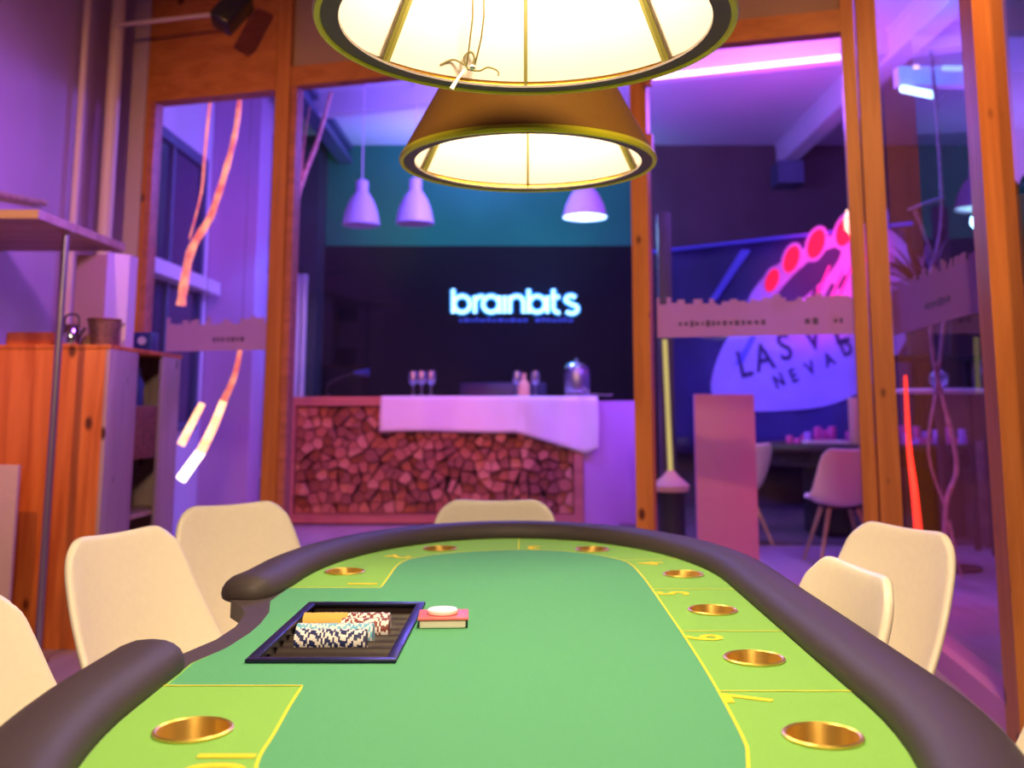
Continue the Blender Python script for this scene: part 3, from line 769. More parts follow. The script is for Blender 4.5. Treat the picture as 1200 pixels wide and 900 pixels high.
# yellow pole left of the banner, glow put into its colour, base on the floor
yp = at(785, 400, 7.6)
ypo = thing('yellow_pole', 'slim yellow-green pole with added glow standing upright on a pale base behind the glass', 'pole', (yp.x, 7.6, 0))
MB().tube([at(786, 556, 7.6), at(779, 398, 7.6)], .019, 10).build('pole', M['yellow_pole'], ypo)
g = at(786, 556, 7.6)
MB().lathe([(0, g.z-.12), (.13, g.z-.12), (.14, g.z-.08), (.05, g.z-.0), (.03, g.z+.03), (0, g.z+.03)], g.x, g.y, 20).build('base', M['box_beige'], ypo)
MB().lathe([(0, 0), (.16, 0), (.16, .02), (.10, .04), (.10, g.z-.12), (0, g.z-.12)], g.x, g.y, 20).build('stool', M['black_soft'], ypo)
tag(MB().box((at(771, 300, 8.2).x, 8.16, 0), (at(786, 300, 8.2).x, 8.28, at(775, 250, 8.2).z), .004).build('wooden_post', M['pot']), 'brown wooden post in the hall just right of the orange middle post', 'post')

# second card table in the hall
TX, TY = 3.25, 9.15
t2 = thing('poker_table', 'second poker table in the hall in front of the printed banner', 'poker table', (TX, TY, 0))
MB().prism(ell(TX, TY, 1.08, .50, 48), .74, .775).build('felt_top', M['felt_mid'], t2)
MB().tube([(x, y, .775) for x, y in ell(TX, TY, 1.10, .52, 48)]+[(TX+1.10, TY, .775)], .045, 10).build('armrest', M['rail'], t2)
MB().prism(ell(TX, TY, 1.08, .50, 48), .62, .74).build('apron', M['black_soft'], t2)
for s_ in (-.55, .45): MB().box((TX+s_-.14, TY-.25, 0), (TX+s_+.14, TY+.25, .62), .02).build('pedestal', M['black_soft'], t2)
rr = random.Random(12); used = []
for i in range(110):
    x = rr.uniform(TX-.95, TX+.75); y = TY+rr.uniform(-.30, .36)
    if ((x-TX)/.98)**2+((y-TY)/.42)**2 > 1: continue
    if any(math.hypot(x-a_, y-b_) < .07 for a_, b_ in used) or (2.50 < x < 3.1 and y < 9.04): continue
    used.append((x, y)); h = rr.uniform(.05, .19); mb = MB().lathe([(0, 0), (.03, 0), (.032, .004), (.032, h-.004), (.03, h), (0, h)], 0, 0, 14)
    o = mb.build('chip_stack', M['lilac_cloth' if i % 3 else 'violet_chip']); o.location = (x, y, .776)
    tag(o, 'pink stack of chips on the second poker table' if i % 3 else 'violet stack of chips on the second poker table', 'chip stack', 'chip stacks on the second poker table')
k = at(970, 500, 8.95)
tag(MB().box((at(944, 500, 8.85).x, 8.86, .777), (at(995, 500, 8.85).x, 9.0, .84), .01).build('tissue_box', M['card']), 'flat beige box lying on the second poker table', 'box')
o = tag(MB().box((at(1000, 500, 8.85).x, 8.84, .777), (at(1016, 500, 8.85).x+.05, 8.98, at(1005, 466, 8.8).z), .01).build('carton', M['box_beige']), 'upright beige carton on the second poker table by the double post', 'box')

# ================================================================== chairs
def chair_proto():
    t = thing('dining_chair', 'chair', 'chair', (0, 0, 0))
    # profile: y back positive, z up
    prof = [(-.235, .440), (-.22, .452), (-.12, .440), (.0, .425), (.10, .422), (.165, .445), (.205, .50), (.235, .58), (.262, .67), (.285, .765), (.300, .846)]
    halfw = [.185, .205, .225, .238, .242, .240, .234, .226, .214, .200, .186]
    curl = [.01, .015, .03, .055, .085, .10, .095, .075, .055, .038, .025]
    pp = smooth_path([Vector((p[0], p[1], 0)) for p in prof], 3)
    def interp(a, k): i = min(int(k), len(a)-2); f = k-i; return a[i]*(1-f)+a[i+1]*f
    mb = MB(); G = []; N = len(pp); S = 16
    for i, p in enumerate(pp):
        k = i/(N-1)*(len(prof)-1)
        a = pp[max(0, i-1)]; b = pp[min(N-1, i+1)]; tg = (b-a).normalized(); nr = Vector((-tg.y, tg.x, 0))  # points up / forward
        hw = interp(halfw, k); cu = interp(curl, k); row = []
        vend = abs(2*i/(N-1)-1)
        for s in range(S+1):
            u = -1+2*s/S
            uu = u*(1-.17*vend**16*abs(u)**2)
            sh = 0
            if i > N-8: sh = -.030*abs(u)**8*((i-(N-8))/7)**1.5 - .010*(1-abs(u)**2)*((i-(N-8))/7)
            if i < 5: sh = .05*abs(u)**5*((5-i)/5)
            q = p+tg*sh+nr*cu*(abs(u)**2.2)
            row.append(mb.bm.verts.new((uu*hw, q.x, q.y)))
        G.append(row)
    for i in range(N-1):
        for s in range(S): mb._f([G[i][s], G[i][s+1], G[i+1][s+1], G[i+1][s]])
    sh = mb.build('shell', M['chair'], t, angle=3)
    so = sh.modifiers.new('thickness', 'SOLIDIFY'); so.thickness = .020; so.offset = 0
    ss = sh.modifiers.new('smooth', 'SUBSURF'); ss.levels = 1; ss.render_levels = 1
    # seat cushion
    mb = MB(); pts = []
    for r_, z in ((0, .475), (.6, .474), (.9, .466), (1.0, .452), (.97, .436), (0, .434)):
        pts.append((r_, z))
    rings = []
    for r_, z in pts:
        if r_ == 0: rings.append([mb.bm.verts.new((0, -.03, z))]); continue
        rings.append([mb.bm.verts.new((.180*r_*math.copysign(abs(math.cos(a))**.7, math.cos(a)), -.03+.165*r_*math.copysign(abs(math.sin(a))**.7, math.sin(a)), z)) for a in [2*PI*i/32 for i in range(32)]])
    for A, B in zip(rings, rings[1:]):
        for i in range(32):
            j = (i+1) % 32
            if len(A) == 1: mb._f([A[0], B[i], B[j]])
            elif len(B) == 1: mb._f([A[i], A[j], B[0]])
            else: mb._f([A[i], A[j], B[j], B[i]])
    mb.build('seat_cushion', M['chair'], t, angle=2)
    for sx_ in (-1, 1):
        for sy_ in (-1, 1):
            MB().tube([(sx_*.10, sy_*.09, .415), (sx_*.22, sy_*.21, 0)], [.018, .011], 10).build('leg', M['chair_leg'], t)
    MB().box((-.12, -.11, .395), (.12, .11, .418), .006).build('seat_frame', M['black'], t)
    return t
ch0 = chair_proto()
# (x, y of the chair's middle, heading: direction the sitter faces in degrees from +X)
chairs = [
 (-.72, 2.39, -20, 'white shell chair on the left, second from the left edge, before the pine cabinet'),
 (-.715, 2.98, -45, 'white shell chair behind the far left end of the padded rail'),
 (-.62, 1.53, -8, 'white shell chair cut off by the left edge of the photo'),
 (-.098, 3.03, -90, 'white shell chair behind the far end of the table, facing the camera'),
 (.69, 2.48, 201, 'large white shell chair on the right, standing before the double wooden post'),
 (.345, 1.93, 186, 'white shell chair on the right overlapping the larger one behind it'),
 (.455, 1.22, 180, 'white shell chair at the lower right edge, mostly out of view'),
]
for i, (x, y, hd, lb) in enumerate(chairs):
    o = ch0 if i == 0 else copy_tree(ch0)
    o.location = (x, y, 0); o.rotation_euler = (0, 0, math.radians(hd+90))   # the shell faces -Y at rest
    o['label'] = lb; o['group'] = 'white shell chairs around the poker table'

o = copy_tree(ch0); o.location = (2.32, 7.55, 0); o.rotation_euler = (0, 0, math.radians(180))
o['label'] = 'pale shell chair in the hall, standing before the second poker table'; o['group'] = 'white shell chairs in the hall'
o = copy_tree(ch0); o.location = (1.75, 8.55, 0); o.rotation_euler = (0, 0, math.radians(215))
o['label'] = 'pale shell chair in the hall at the left end of the second poker table'; o['group'] = 'white shell chairs in the hall'
# ================================================================== poker table
CX, CY = -.030, 1.840; AX, SY, EB = .483, .46, .76; TZt = .75
def ring(off=0, n=28):
    pts = []
    for i in range(n+1):
        a = PI*i/n; pts.append((CX+(AX+off)*math.cos(a), CY+SY+(EB+off)*math.sin(a)))
    for i in range(n+1):
        a = PI+PI*i/n; pts.append((CX+(AX+off)*math.cos(a), CY-SY+(EB+off)*math.sin(a)))
    return pts
tb = thing('poker_table', 'large green poker table with padded dark rail under the two lamps', 'poker table', (CX, CY, 0))
# outline of the board with the bite for the dealer on the left
ledge_in = [(-.513, 1.600), (-.487, 1.70), (-.479, 1.80), (-.480, 1.88), (-.490, 1.98), (-.516, 2.09)]
ledge_out = [(-.585, 1.585), (-.548, 1.66), (-.524, 1.76), (-.520, 1.86), (-.532, 1.97), (-.560, 2.04), (-.60, 2.10)]
outl = ring(.03)
board = []
for p in outl:
    if p[0] < CX-.45 and 1.58 < p[1] < 2.11: continue
    board.append(p)
# insert bite (ring runs counter-clockwise: left side goes from far to near)
k = max(i for i, p in enumerate(board) if p[0] < CX-.3 and p[1] > 2.10)
board = board[:k+1]+[(-.60, 2.105)]+ledge_out[::-1][1:-1]+[(-.585, 1.58)]+board[k+1:]
cups = [(.354, 1.256), (.356, 1.624), (.360, 1.994), (.368, 2.407), (.182, 2.815), (-.236, 2.83), (-.429, 2.445), (-.403, 1.277), (.182, .86), (-.236, .86)]
tray_q = [(-.424, 1.600), (-.204, 1.600), (-.204, 2.045), (-.424, 2.045)]
holes = [ell(x, y, .043, .043, 28) for x, y in cups]+[tray_q]
MB().prism(board, .715, TZt-.0008, holes).build('table_board', M['ledge'], tb)
# lime outer felt
felt = [p for p in ring(-.004, 40) if not (p[0] < CX-.3 and 1.60 < p[1] < 2.10)]
k = max(i for i, p in enumerate(felt) if p[0] < CX-.3 and p[1] > 2.09)
felt = felt[:k+1]+[(p[0], p[1]) for p in ledge_in[::-1]]+felt[k+1:]
MB().prism(felt, TZt-.0008, TZt, holes).build('felt', M['felt_light'], tb)
# darker centre field reaching to the dealer's side
half = [(-.314, 2.239), (-.3165, 2.40), (-.318, 2.53), (-.305, 2.63), (-.26, 2.705), (-.20, 2.755), (-.13, 2.79), (-.04, 2.812), (.056, 2.808), (.13, 2.772), (.19, 2.72), (.24, 2.64), (.262, 2.56), (.270, 2.40), (.272, 2.24), (.272, 1.84)]
half_s = [(p.x, p.y) for p in smooth_path([Vector((x, y, 0)) for x, y in half], 4)]
nearx = [(p.x, p.y) for p in smooth_path([Vector((x, y, 0)) for x, y in [(.272, 1.84), (.270, 1.62), (.266, 1.44), (.258, 1.25), (.250, 1.19), (.232, 1.12), (.19, 1.05), (.13, .98), (.03, .94), (-.10, .94), (-.20, .985), (-.262, 1.06), (-.288, 1.13), (-.299, 1.19), (-.302, 1.26), (-.310, 1.38), (-.314, 1.474)]], 4)][1:]
centre = half_s+nearx
dealer = [(-.505, 1.474), (-.509, 1.60)]+ledge_in[1:]+[(-.513, 2.236)]
MB().prism(centre+dealer, TZt, TZt+.0005, [tray_q]).build('centre_field', M['felt_mid'], tb)
def stripe(pts, wd_, name='printed_line', z=TZt+.0006, m=None):
    mb = MB(); L = []; P = [Vector((p[0], p[1])) for p in pts]
    for i, p in enumerate(P):
        t = (P[min(i+1, len(P)-1)]-P[max(i-1, 0)]).normalized(); nn = Vector((-t.y, t.x))*wd_/2
        L.append([mb.bm.verts.new((*(p+nn), z+.0004)), mb.bm.verts.new((*(p-nn), z+.0004))])
    for a, b in zip(L, L[1:]): mb._f([a[0], a[1], b[1], b[0]])
    return mb.build(name, m or M['felt_line'], tb, smooth=False)
stripe([(-.512, 2.239)]+half_s+nearx+[(-.512, 1.474)][0:1], .0040)
for a, b in (((.268, 1.447), (.450, 1.447)), ((.270, 1.818), (.450, 1.818)), ((.270, 2.225), (.450, 2.225)), ((-.02, 2.812), (-.02, 3.04)), ((-.02, .868), (-.02, .64)), ((.248, 2.63), (.40, 2.66)), ((.215, 1.08), (.40, 1.02))):
    stripe([a, b], .0034)
def number(s, x, y, rot):
    text_obj('seat_number', s, .090, M['felt_ink'], Matrix.Translation((x, y, TZt+.0010)) @ Matrix.Rotation(rot, 4, 'Z'), tb, extrude=.0002, bold=.0018)
number('10', -.340, 1.166, -PI/2)
for s, x, y in (('7', .302, 1.412), ('6', .306, 1.768), ('5', .314, 2.174)): number(s, x, y, PI/2)
number('4', .318, 2.575, PI*.56); number('3', .022, 2.86, PI); number('2', -.335, 2.69, PI*1.3); number('1', -.365, 2.285, -PI/2)
# cup holders
for x, y in cups:
    cu = MB().lathe([(.0475, TZt+.0008), (.0478, TZt+.003), (.045, TZt+.0045), (.0425, TZt+.003), (.0415, TZt-.006), (.0410, TZt-.062), (.036, TZt-.068), (0, TZt-.068), (0, TZt-.070), (.038, TZt-.070), (.0425, TZt-.064), (.0425, TZt)], x, y, 40)
    cu.build('cup_holder', M['brass'], tb)
# padded rail: elliptic section swept along the racetrack, open at the dealer's place
def rail_path():
    off = .052
    pts = []; n = 40
    x = CX-(AX+off)
    # start at the far end of the gap going round clockwise: far end, right side, near end
    pts.append((x-.012, 2.165)); pts.append((x-.004, 2.22))
    for i in range(n+1): a = PI-PI*i/n; pts.append((CX+(AX+off)*math.cos(a), CY+SY+(EB+off)*math.sin(a)))
    for i in range(1, 12): pts.append((CX+AX+off, CY+SY-2*SY*i/12))
    for i in range(n+1): a = -PI*i/n; pts.append((CX+(AX+off)*math.cos(a), CY-SY+(EB+off)*math.sin(a)))
    pts.append((x, 1.47)); pts.append((x, 1.545))
    return pts
rp = rail_path()
P = [Vector((*p, .757)) for p in rp]
res = [P[0]]
for p in P[1:]:
    if (p-res[-1]).length > .012: res.append(p)
P = res
d0 = (P[0]-P[1]).normalized(); d1 = (P[-1]-P[-2]).normalized()
capn = [(0.0, 1.0), (.018, .97), (.034, .88), (.047, .72), (.055, .50), (.059, .22)]
PP = [P[0]+d0*a for a, _ in capn[::-1][:-1]]+P+[P[-1]+d1*a for a, _ in capn[1:]]
RR = [r for _, r in capn[::-1][:-1]]+[1]*len(P)+[r for _, r in capn[1:]]
prof = []
for k in range(20):
    a = 2*PI*k/20; cxp = math.copysign(abs(math.cos(a))**.85, math.cos(a))*.056; czp = math.sin(a)
    czp = czp*.038 if czp > 0 else -abs(czp)**.6*.022
    prof.append((cxp, czp))
MB().tube(PP, RR, 20, prof, up=(0, 0, 1)).build('padded_rail', M['rail'], tb, angle=1.6)
# skirt and legs
sk = ring(.0); mbk = MB().prism([(CX+(x-CX)*.88, CY+(y-CY)*.94) for x, y in [p for p in sk]], .64, .715).build('underframe', M['black_soft'], tb)
for dy in (-.62, .62):
    lg = MB().box((CX-.05, CY+dy-.16, .05), (CX+.05, CY+dy+.16, .64), .02).build('pedestal', M['black'], tb)
    MB().box((CX-.30, CY+dy-.05, 0), (CX+.30, CY+dy+.05, .05), .015).build('foot', M['black'], tb)

# chip tray let into the felt
TX0, TX1, TY0, TY1 = -.424, -.204, 1.600, 2.045
tr = thing('chip_tray', 'black metal chip tray sunk into the table at the dealer place', 'chip tray', ((TX0+TX1)/2, (TY0+TY1)/2, TZt))
e_ = .011
MB().box((TX0-.006, TY0-.006, TZt+.0011), (TX1+.006, TY0+e_, TZt+.007), .002).box((TX0-.006, TY1-e_, TZt+.0011), (TX1+.006, TY1+.006, TZt+.007), .002).box((TX0-.006, TY0+e_, TZt+.0011), (TX0+e_, TY1-e_, TZt+.007), .002).box((TX1-e_, TY0+e_, TZt+.0011), (TX1+.006, TY1-e_, TZt+.007), .002).build('rim', M['tray_edge'], tr)
# grooved bed: grooves run along X
ng = 9; gw = (TY1-TY0-2*e_-.01)/ng; CR = .0200
mb = MB(); rows = []
ys = []; 
for g_ in range(ng):
    yc = TY0+e_+.005+gw*(g_+.5)
    for k in range(9):
        a = PI*k/8; ys.append((yc-gw/2*math.cos(a)*.98, TZt-.012-.016*math.sin(a)))
for x in (TX0+.002, TX1-.002): rows.append([mb.bm.verts.new((x, y, z)) for y, z in ys])
for a in range(len(ys)-1): mb._f([rows[0][a], rows[1][a], rows[1][a+1], rows[0][a+1]])
mb.build('grooved_bed', M['tray'], tr)
MB().box((TX0+.0005, TY0+.0005, TZt-.035), (TX1-.0005, TY1-.0005, TZt-.031)).box((TX0, TY0, TZt-.033), (TX0+.002, TY1, TZt+.002)).box((TX1-.002, TY0, TZt-.033), (TX1, TY1, TZt+.002)).box((TX0, TY0, TZt-.033), (TX1, TY0+.002, TZt+.002)).box((TX0, TY1-.002, TZt-.033), (TX1, TY1, TZt+.002)).build('tub', M['tray'], tr)
# chips standing on edge in the grooves; axis along X
def chip_mesh(mats):
    mb = MB(); bm = mb.bm; n = 24; r = .0195; h = .0031
    A = [bm.verts.new((0, r*math.cos(2*PI*i/n), r*math.sin(2*PI*i/n))) for i in range(n)]
    B = [bm.verts.new((h, r*math.cos(2*PI*i/n), r*math.sin(2*PI*i/n))) for i in range(n)]
    A2 = [bm.verts.new((0, .72*r*math.cos(2*PI*i/n), .72*r*math.sin(2*PI*i/n))) for i in range(n)]
    B2 = [bm.verts.new((h, .72*r*math.cos(2*PI*i/n), .72*r*math.sin(2*PI*i/n))) for i in range(n)]
    for i in range(n):
        j = (i+1) % n; mi = 1 if (i % 4) < 2 else 0
        mb._f([A[i], A[j], B[j], B[i]], mi); mb._f([A[i], A2[i], A2[j], A[j]], mi); mb._f([B[i], B[j], B2[j], B2[i]], mi)
    mb._f(A2, 0); mb._f(B2[::-1], 0)
    o = mb.build('poker_chip', mats, smooth=False); me = o.data; bpy.data.objects.remove(o); return me
cm = {'navy': chip_mesh([M['chip_navy'], M['chip_white']]), 'sky': chip_mesh([M['chip_sky'], M['chip_white']]), 'orange': chip_mesh([M['chip_orange'], M['chip_orange']]), 'red': chip_mesh([M['chip_red'], M['chip_white']]), 'white': chip_mesh([M['chip_white'], M['chip_red']])}
G0 = lambda g_: TY0+e_+.005+gw*(g_+.5)
runs = [(3, -.392, -.272, 'navy', 'navy blue and white poker chip on edge in the front tray row'),
        (4, -.400, -.268, 'sky', 'light blue and white poker chip on edge in the second tray row'),
        (6, -.408, -.330, 'orange', 'plain orange poker chip on edge in the back tray row'),
        (6, -.328, -.252, 'white', 'white and dark red poker chip at the right of the back tray row'),
        (5, -.330, -.246, 'red', 'dark red and white poker chip on edge in the third tray row')]
rr = random.Random(3)
for g_, xa_, xb_, kind, lb in runs:
    x = xa_
    while x < xb_:
        o = bpy.data.objects.new('poker_chip', cm[kind]); C.objects.link(o)
        o.location = (x, G0(g_)+rr.uniform(-.0006, .0006), TZt-.0275+.0205+rr.uniform(-.0004, .0008)); o.rotation_euler = (rr.uniform(0, 6.28), 0, 0)
        tag(o, lb, 'poker chip', kind+' chips in the tray row'); x += .00325
# a deck and a dealer button beside the tray
dk = thing('card_deck', 'deck of playing cards with red cover beside the chip tray', 'playing cards', (-.147, 1.87, TZt))
RZ = Matrix.Rotation(.06, 3, 'Z')
MB().box((-.190, 1.835, TZt+.0012), (-.108, 1.905, TZt+.0150), .003, RZ, (-.147, 1.87, TZt)).build('card_stack', M['card'], dk)
MB().box((-.193, 1.832, TZt+.0150), (-.103, 1.912, TZt+.0195), .0018, RZ, (-.147, 1.87, TZt)).build('red_cards', M['card_red'], dk)
MB().box((-.116, 1.840, TZt+.0012), (-.1045, 1.862, TZt+.0145), .001, RZ, (-.147, 1.87, TZt)).build('black_clip', M['black'], dk)
bt = MB().lathe([(0, TZt+.0197), (.026, TZt+.0197), (.028, TZt+.0215), (.028, TZt+.026), (.026, TZt+.028), (0, TZt+.028)], -.150, 1.872, 32)
tag(bt.build('dealer_button', M['button']), 'round white dealer button lying on the deck of cards', 'dealer button')

# ================================================================== lamps over the table
def table_lamp(x, y, zr, R, label, power, ribs, rot=0):
    t = thing('ceiling_lamp', label, 'hanging lamp', (x, y, zr), None)
    H = .30; Rt = R*.52
    MB().lathe([(R, zr+.012), (Rt, zr+H), (Rt-.006, zr+H), (R-.006, zr+.012)], x, y, 96, close=True).build('shade', M['shade'], t)
    MB().lathe([(R-.010, zr+.014), (Rt-.010, zr+H-.01), (0, zr+H-.01), (0, zr+H-.006), (Rt-.0075, zr+H-.006), (R-.0075, zr+.014)], x, y, 96).build('lining', M['lining'], t)
    MB().lathe([(R-.003, zr+.012), (R+.003, zr+.010), (R+.008, zr), (R+.005, zr-.007), (R-.002, zr-.008), (R-.006, zr)], x, y, 96, close=True).build('rim_edge', M['shade_rim'], t)
    MB().lathe([(R-.004, zr-.004), (R-.030, zr-.004), (R-.031, zr), (R-.005, zr+.003)], x, y, 96, close=True).build('rim_ring', M['shade_ring'], t)
    for a in ribs:
        c_, s_ = math.cos(a), math.sin(a)
        MB().tube([(x+(R-.018)*c_, y+(R-.018)*s_, zr+.004), (x+(Rt-.016)*c_, y+(Rt-.016)*s_, zr+H-.015)], .0028 if a == PI/2 else .007, 6).build('rib', M['rib'], t)
    MB().ball((x, y, zr+.215), .035).build('bulb', M['bulb'], t)
    MB().lathe([(.018, zr+.24), (.02, zr+H+.03), (0, zr+H+.03)], x, y, 16).build('socket', M['black'], t)
    MB().tube([(x, y, zr+H+.02), (x, y, 4.0)], .005, 6).build('cord', M['black'], t)
    MB().lathe([(0, 3.96), (.05, 3.96), (.055, 4.0)], x, y, 20).build('canopy', M['black'], t)
    lamp('lamp_light', 'POINT', (x, y, zr+.155), (1, .78, .56), power, None, .05)
    return t
R_ = .311
L1 = table_lamp(0, 1.45, 1.712, R_, 'nearer of the two large cone lamps over the poker table, cut by the top edge', 28, [PI/2, 2.52, .62, -.8, -2.2])
L2 = table_lamp(.006, 2.40, 1.735, .309, 'farther of the two large cone lamps over the poker table, whole shade visible', 28, [PI/2, 2.75, .36, -.8, -2.2])
# wires with a bow and cable-tie tail at the near rim of the first lamp
wt = thing('hanging_wire', 'thin twisted wires knotted over the rim of the nearer lamp', 'wire', (-.10, 1.74, 1.72))
YW = 1.700
def wp(px, py, dy=0): return at(px, py, YW+dy)
for i_, off in enumerate((0, 13)):
    MB().tube([wp(556+off-2, -30, -.090), wp(554+off, 20, -.055), wp(551+off, 45, -.030), wp(547+off*.7, 78)], .0016, 6).build('wire', M['wire'], wt)
MB().tube(smooth_path([wp(549, 82), wp(544, 68), wp(552, 61), wp(556, 70), wp(549, 82)], 5), .0024, 6).build('loop', M['wire'], wt)
MB().tube(smooth_path([wp(549, 80), wp(541, 74), wp(530, 70), wp(516, 76)], 5), .0018, 6).build('loop', M['wire'], wt)
MB().tube(smooth_path([wp(551, 82), wp(562, 83), wp(572, 79), wp(583, 83), wp(584, 89)], 5), .0018, 6).build('loop', M['wire'], wt)
MB().ball(tuple(wp(553, 79)), .008, .8, 10).build('knot', M['chrome'], wt)
MB().tube([wp(544, 82, -.004), wp(536, 93, -.004), wp(529, 104, -.004)], [.002, .0026, .004], 8).build('tail', M['pale_tool'], wt)

# ================================================================== left side of the front room
# tall shelf on a pole
ca = at(0, 256, 4.35); cb = at(45, 252, 4.35)
sh = thing('pole_shelf', 'thin wooden shelf board carried on a slim metal pole by the left wall', 'shelf', (-2.45, 4.6, 0))
zs = cb.z
MB().prism([(-2.82, 4.35), (cb.x, 4.35), (at(148, 270, 5.30).x, 5.30), (-2.82, 5.30)], zs-.015, zs+.025).build('board', M['shelf_wood'], sh)
pp = at(62, 500, 4.7)
MB().tube([(pp.x, 4.7, .012), (pp.x, 4.7, zs-.015)], .017, 14).build('pole', M['steel'], sh)
MB().lathe([(0, 0), (.05, 0), (.05, .008), (.018, .014), (0, .014)], pp.x, 4.7, 20).build('foot_plate', M['steel'], sh)
MB().lathe([(.017, zs-.03), (.04, zs-.018), (.04, zs-.015), (0, zs-.015)], pp.x, 4.7, 20).build('top_plate', M['steel'], sh)
MB().box((-2.80, 4.36, zs-.13), (-2.62, 4.40, zs-.015), .004).build('bracket', M['log_dark'], sh)
# pine cabinet
CXr = -2.06; cy0, cy1 = 4.93, 5.95; cz = at(100, 404, cy0).z
cab = thing('pine_cabinet', 'orange pine cabinet with open bays at its side, by the left wall', 'cabinet', (-2.45, 5.4, 0))
MB().box((-2.81, cy0, 0), (CXr-.012, cy0+.025, cz-.02), .002).build('end_panel', M['pine'], cab)
MB().box((-2.81, cy0-.005, cz-.02), (CXr+.01, cy1+.02, cz), .003).build('top', M['pine'], cab)
MB().box((-2.81, cy1-.03, 0), (CXr-.012, cy1, cz-.02)).build('end_panel', M['pine_pale'], cab)
MB().box((-2.81, cy0+.025, .05), (-2.79, cy1-.03, cz-.02)).build('back_panel', M['log_dark'], cab)
MB().box((CXr-.012, cy0, .0), (CXr+.008, 5.30, cz-.02), .002).build('door', M['pine_pale'], cab)
MB().box((CXr-.012, 5.66, .0), (CXr+.008, cy1, cz-.02), .002).build('door', M['pine_pale'], cab)
for z_ in (.03, .55, 1.12):
    MB().box((-2.79, cy0+.025, z_), (CXr-.014, cy1-.03, z_+.022)).build('shelf', M['shelf_wood'], cab)
MB().box((CXr-.03, 5.305, .86), (CXr-.008, 5.655, 1.14), .002).build('drawer', M['log_dark'], cab)
for i_ in range(3):
    yb = 5.36+.10*i_; xb2 = CXr-.09
    mb = MB().lathe([(0, 0), (.030, 0), (.032, .01), (.032, .12), (.012, .17), (.011, .21), (0, .21)], 0, 0, 16)
    o = mb.build('bottle', M['navy']); o.location = (xb2, yb, 1.143)
    tag(o, ['dark bottle nearest the camera in the open bay of the pine cabinet', 'dark bottle in the middle of the open bay of the pine cabinet', 'dark bottle farthest from the camera in the open bay of the pine cabinet'][i_], 'bottle', 'bottles in the pine cabinet')
# on the cabinet
a = at(82, 296, 5.05); b = at(118, 296, 5.05)
wb = thing('towel_dispenser', 'large white box-shaped dispenser on top of the pine cabinet', 'dispenser', ((a.x+b.x)/2, 5.1, cz))
MB().prism([(a.x, 5.13), (b.x, 5.12), (b.x+.02, 5.36), (a.x+.01, 5.36)], cz+.001, a.z).build('end_panel', M['box_beige'], wb)
d_ = at(155, 300, 5.25)
MB().prism([(b.x+.003, 5.13), (d_.x, 5.22), (d_.x, 5.33), (b.x+.021, 5.355)], cz+.13, at(150, 298, 5.2).z).build('body', M['box_white'], wb)
MB().prism([(d_.x-.03, 5.23), (d_.x, 5.22), (d_.x, 5.33), (d_.x-.03, 5.33)], cz+.001, cz+.13).build('stand', M['box_white'], wb)
k = at(127, 400, 5.08)
bk = thing('basket', 'small brown tapered basket standing before the white dispenser', 'basket', (k.x, 5.02, cz))
MB().lathe([(0, cz+.001), (.055, cz+.001), (.08, cz+.13), (.074, cz+.13), (.05, cz+.01), (0, cz+.01)], k.x, 5.02, 24).build('body', M['basket'], bk)
MB().tube([(x, y, cz+.13) for x, y in ell(k.x, 5.02, .078, .078, 24)]+[(k.x+.078, 5.02, cz+.13)], .006, 6).build('rim', M['log_dark'], bk)
k = at(175, 400, 5.80)
rd = thing('radio', 'small dark blue box with a round pale dial on the far end of the cabinet', 'radio', (k.x, 5.84, cz))
MB().box((k.x-.09, 5.78, cz+.001), (k.x+.02, 5.90, cz+.125), .008).build('body', M['navy'], rd)
MB().tube([(k.x-.035, 5.781, cz+.075), (k.x-.035, 5.774, cz+.075)], .024, 20).build('dial', M['box_white'], rd)
k = at(84, 380, 5.0)
ket = thing('chrome_kettle', 'small shiny chrome kettle on the cabinet behind the pole', 'kettle', (k.x, 5.0, cz))
MB().lathe([(0, cz+.001), (.045, cz+.001), (.052, cz+.03), (.045, cz+.08), (.025, cz+.105), (0, cz+.11)], k.x, 5.0, 24).build('body', M['chrome'], ket)
MB().tube(smooth_path([(k.x-.035, 5.0, cz+.09), (k.x-.03, 5.0, cz+.15), (k.x+.03, 5.0, cz+.15), (k.x+.035, 5.0, cz+.09)], 5), .005, 8).build('handle', M['black'], ket)
MB().tube([(k.x+.04, 5.0, cz+.05), (k.x+.07, 5.0, cz+.09)], [.012, .007], 8).build('spout', M['chrome'], ket)
a = at(12, 390, 5.0); b = at(64, 390, 5.0)
tag(MB().box((a.x, 4.96, cz+.001), (b.x, 5.14, cz+.065), .006).build('wooden_block', M['pine']), 'flat orange wooden box on the left of the pine cabinet top', 'box')
# leaning beige board at the lower left
o = MB().box((-2.80, 4.70, .0), (at(20, 600, 4.72).x, 4.73, at(10, 545, 4.7).z), .003).build('leaning_board', M['board'])
tag(o, 'plain beige board standing against the cabinet at the left edge', 'board')
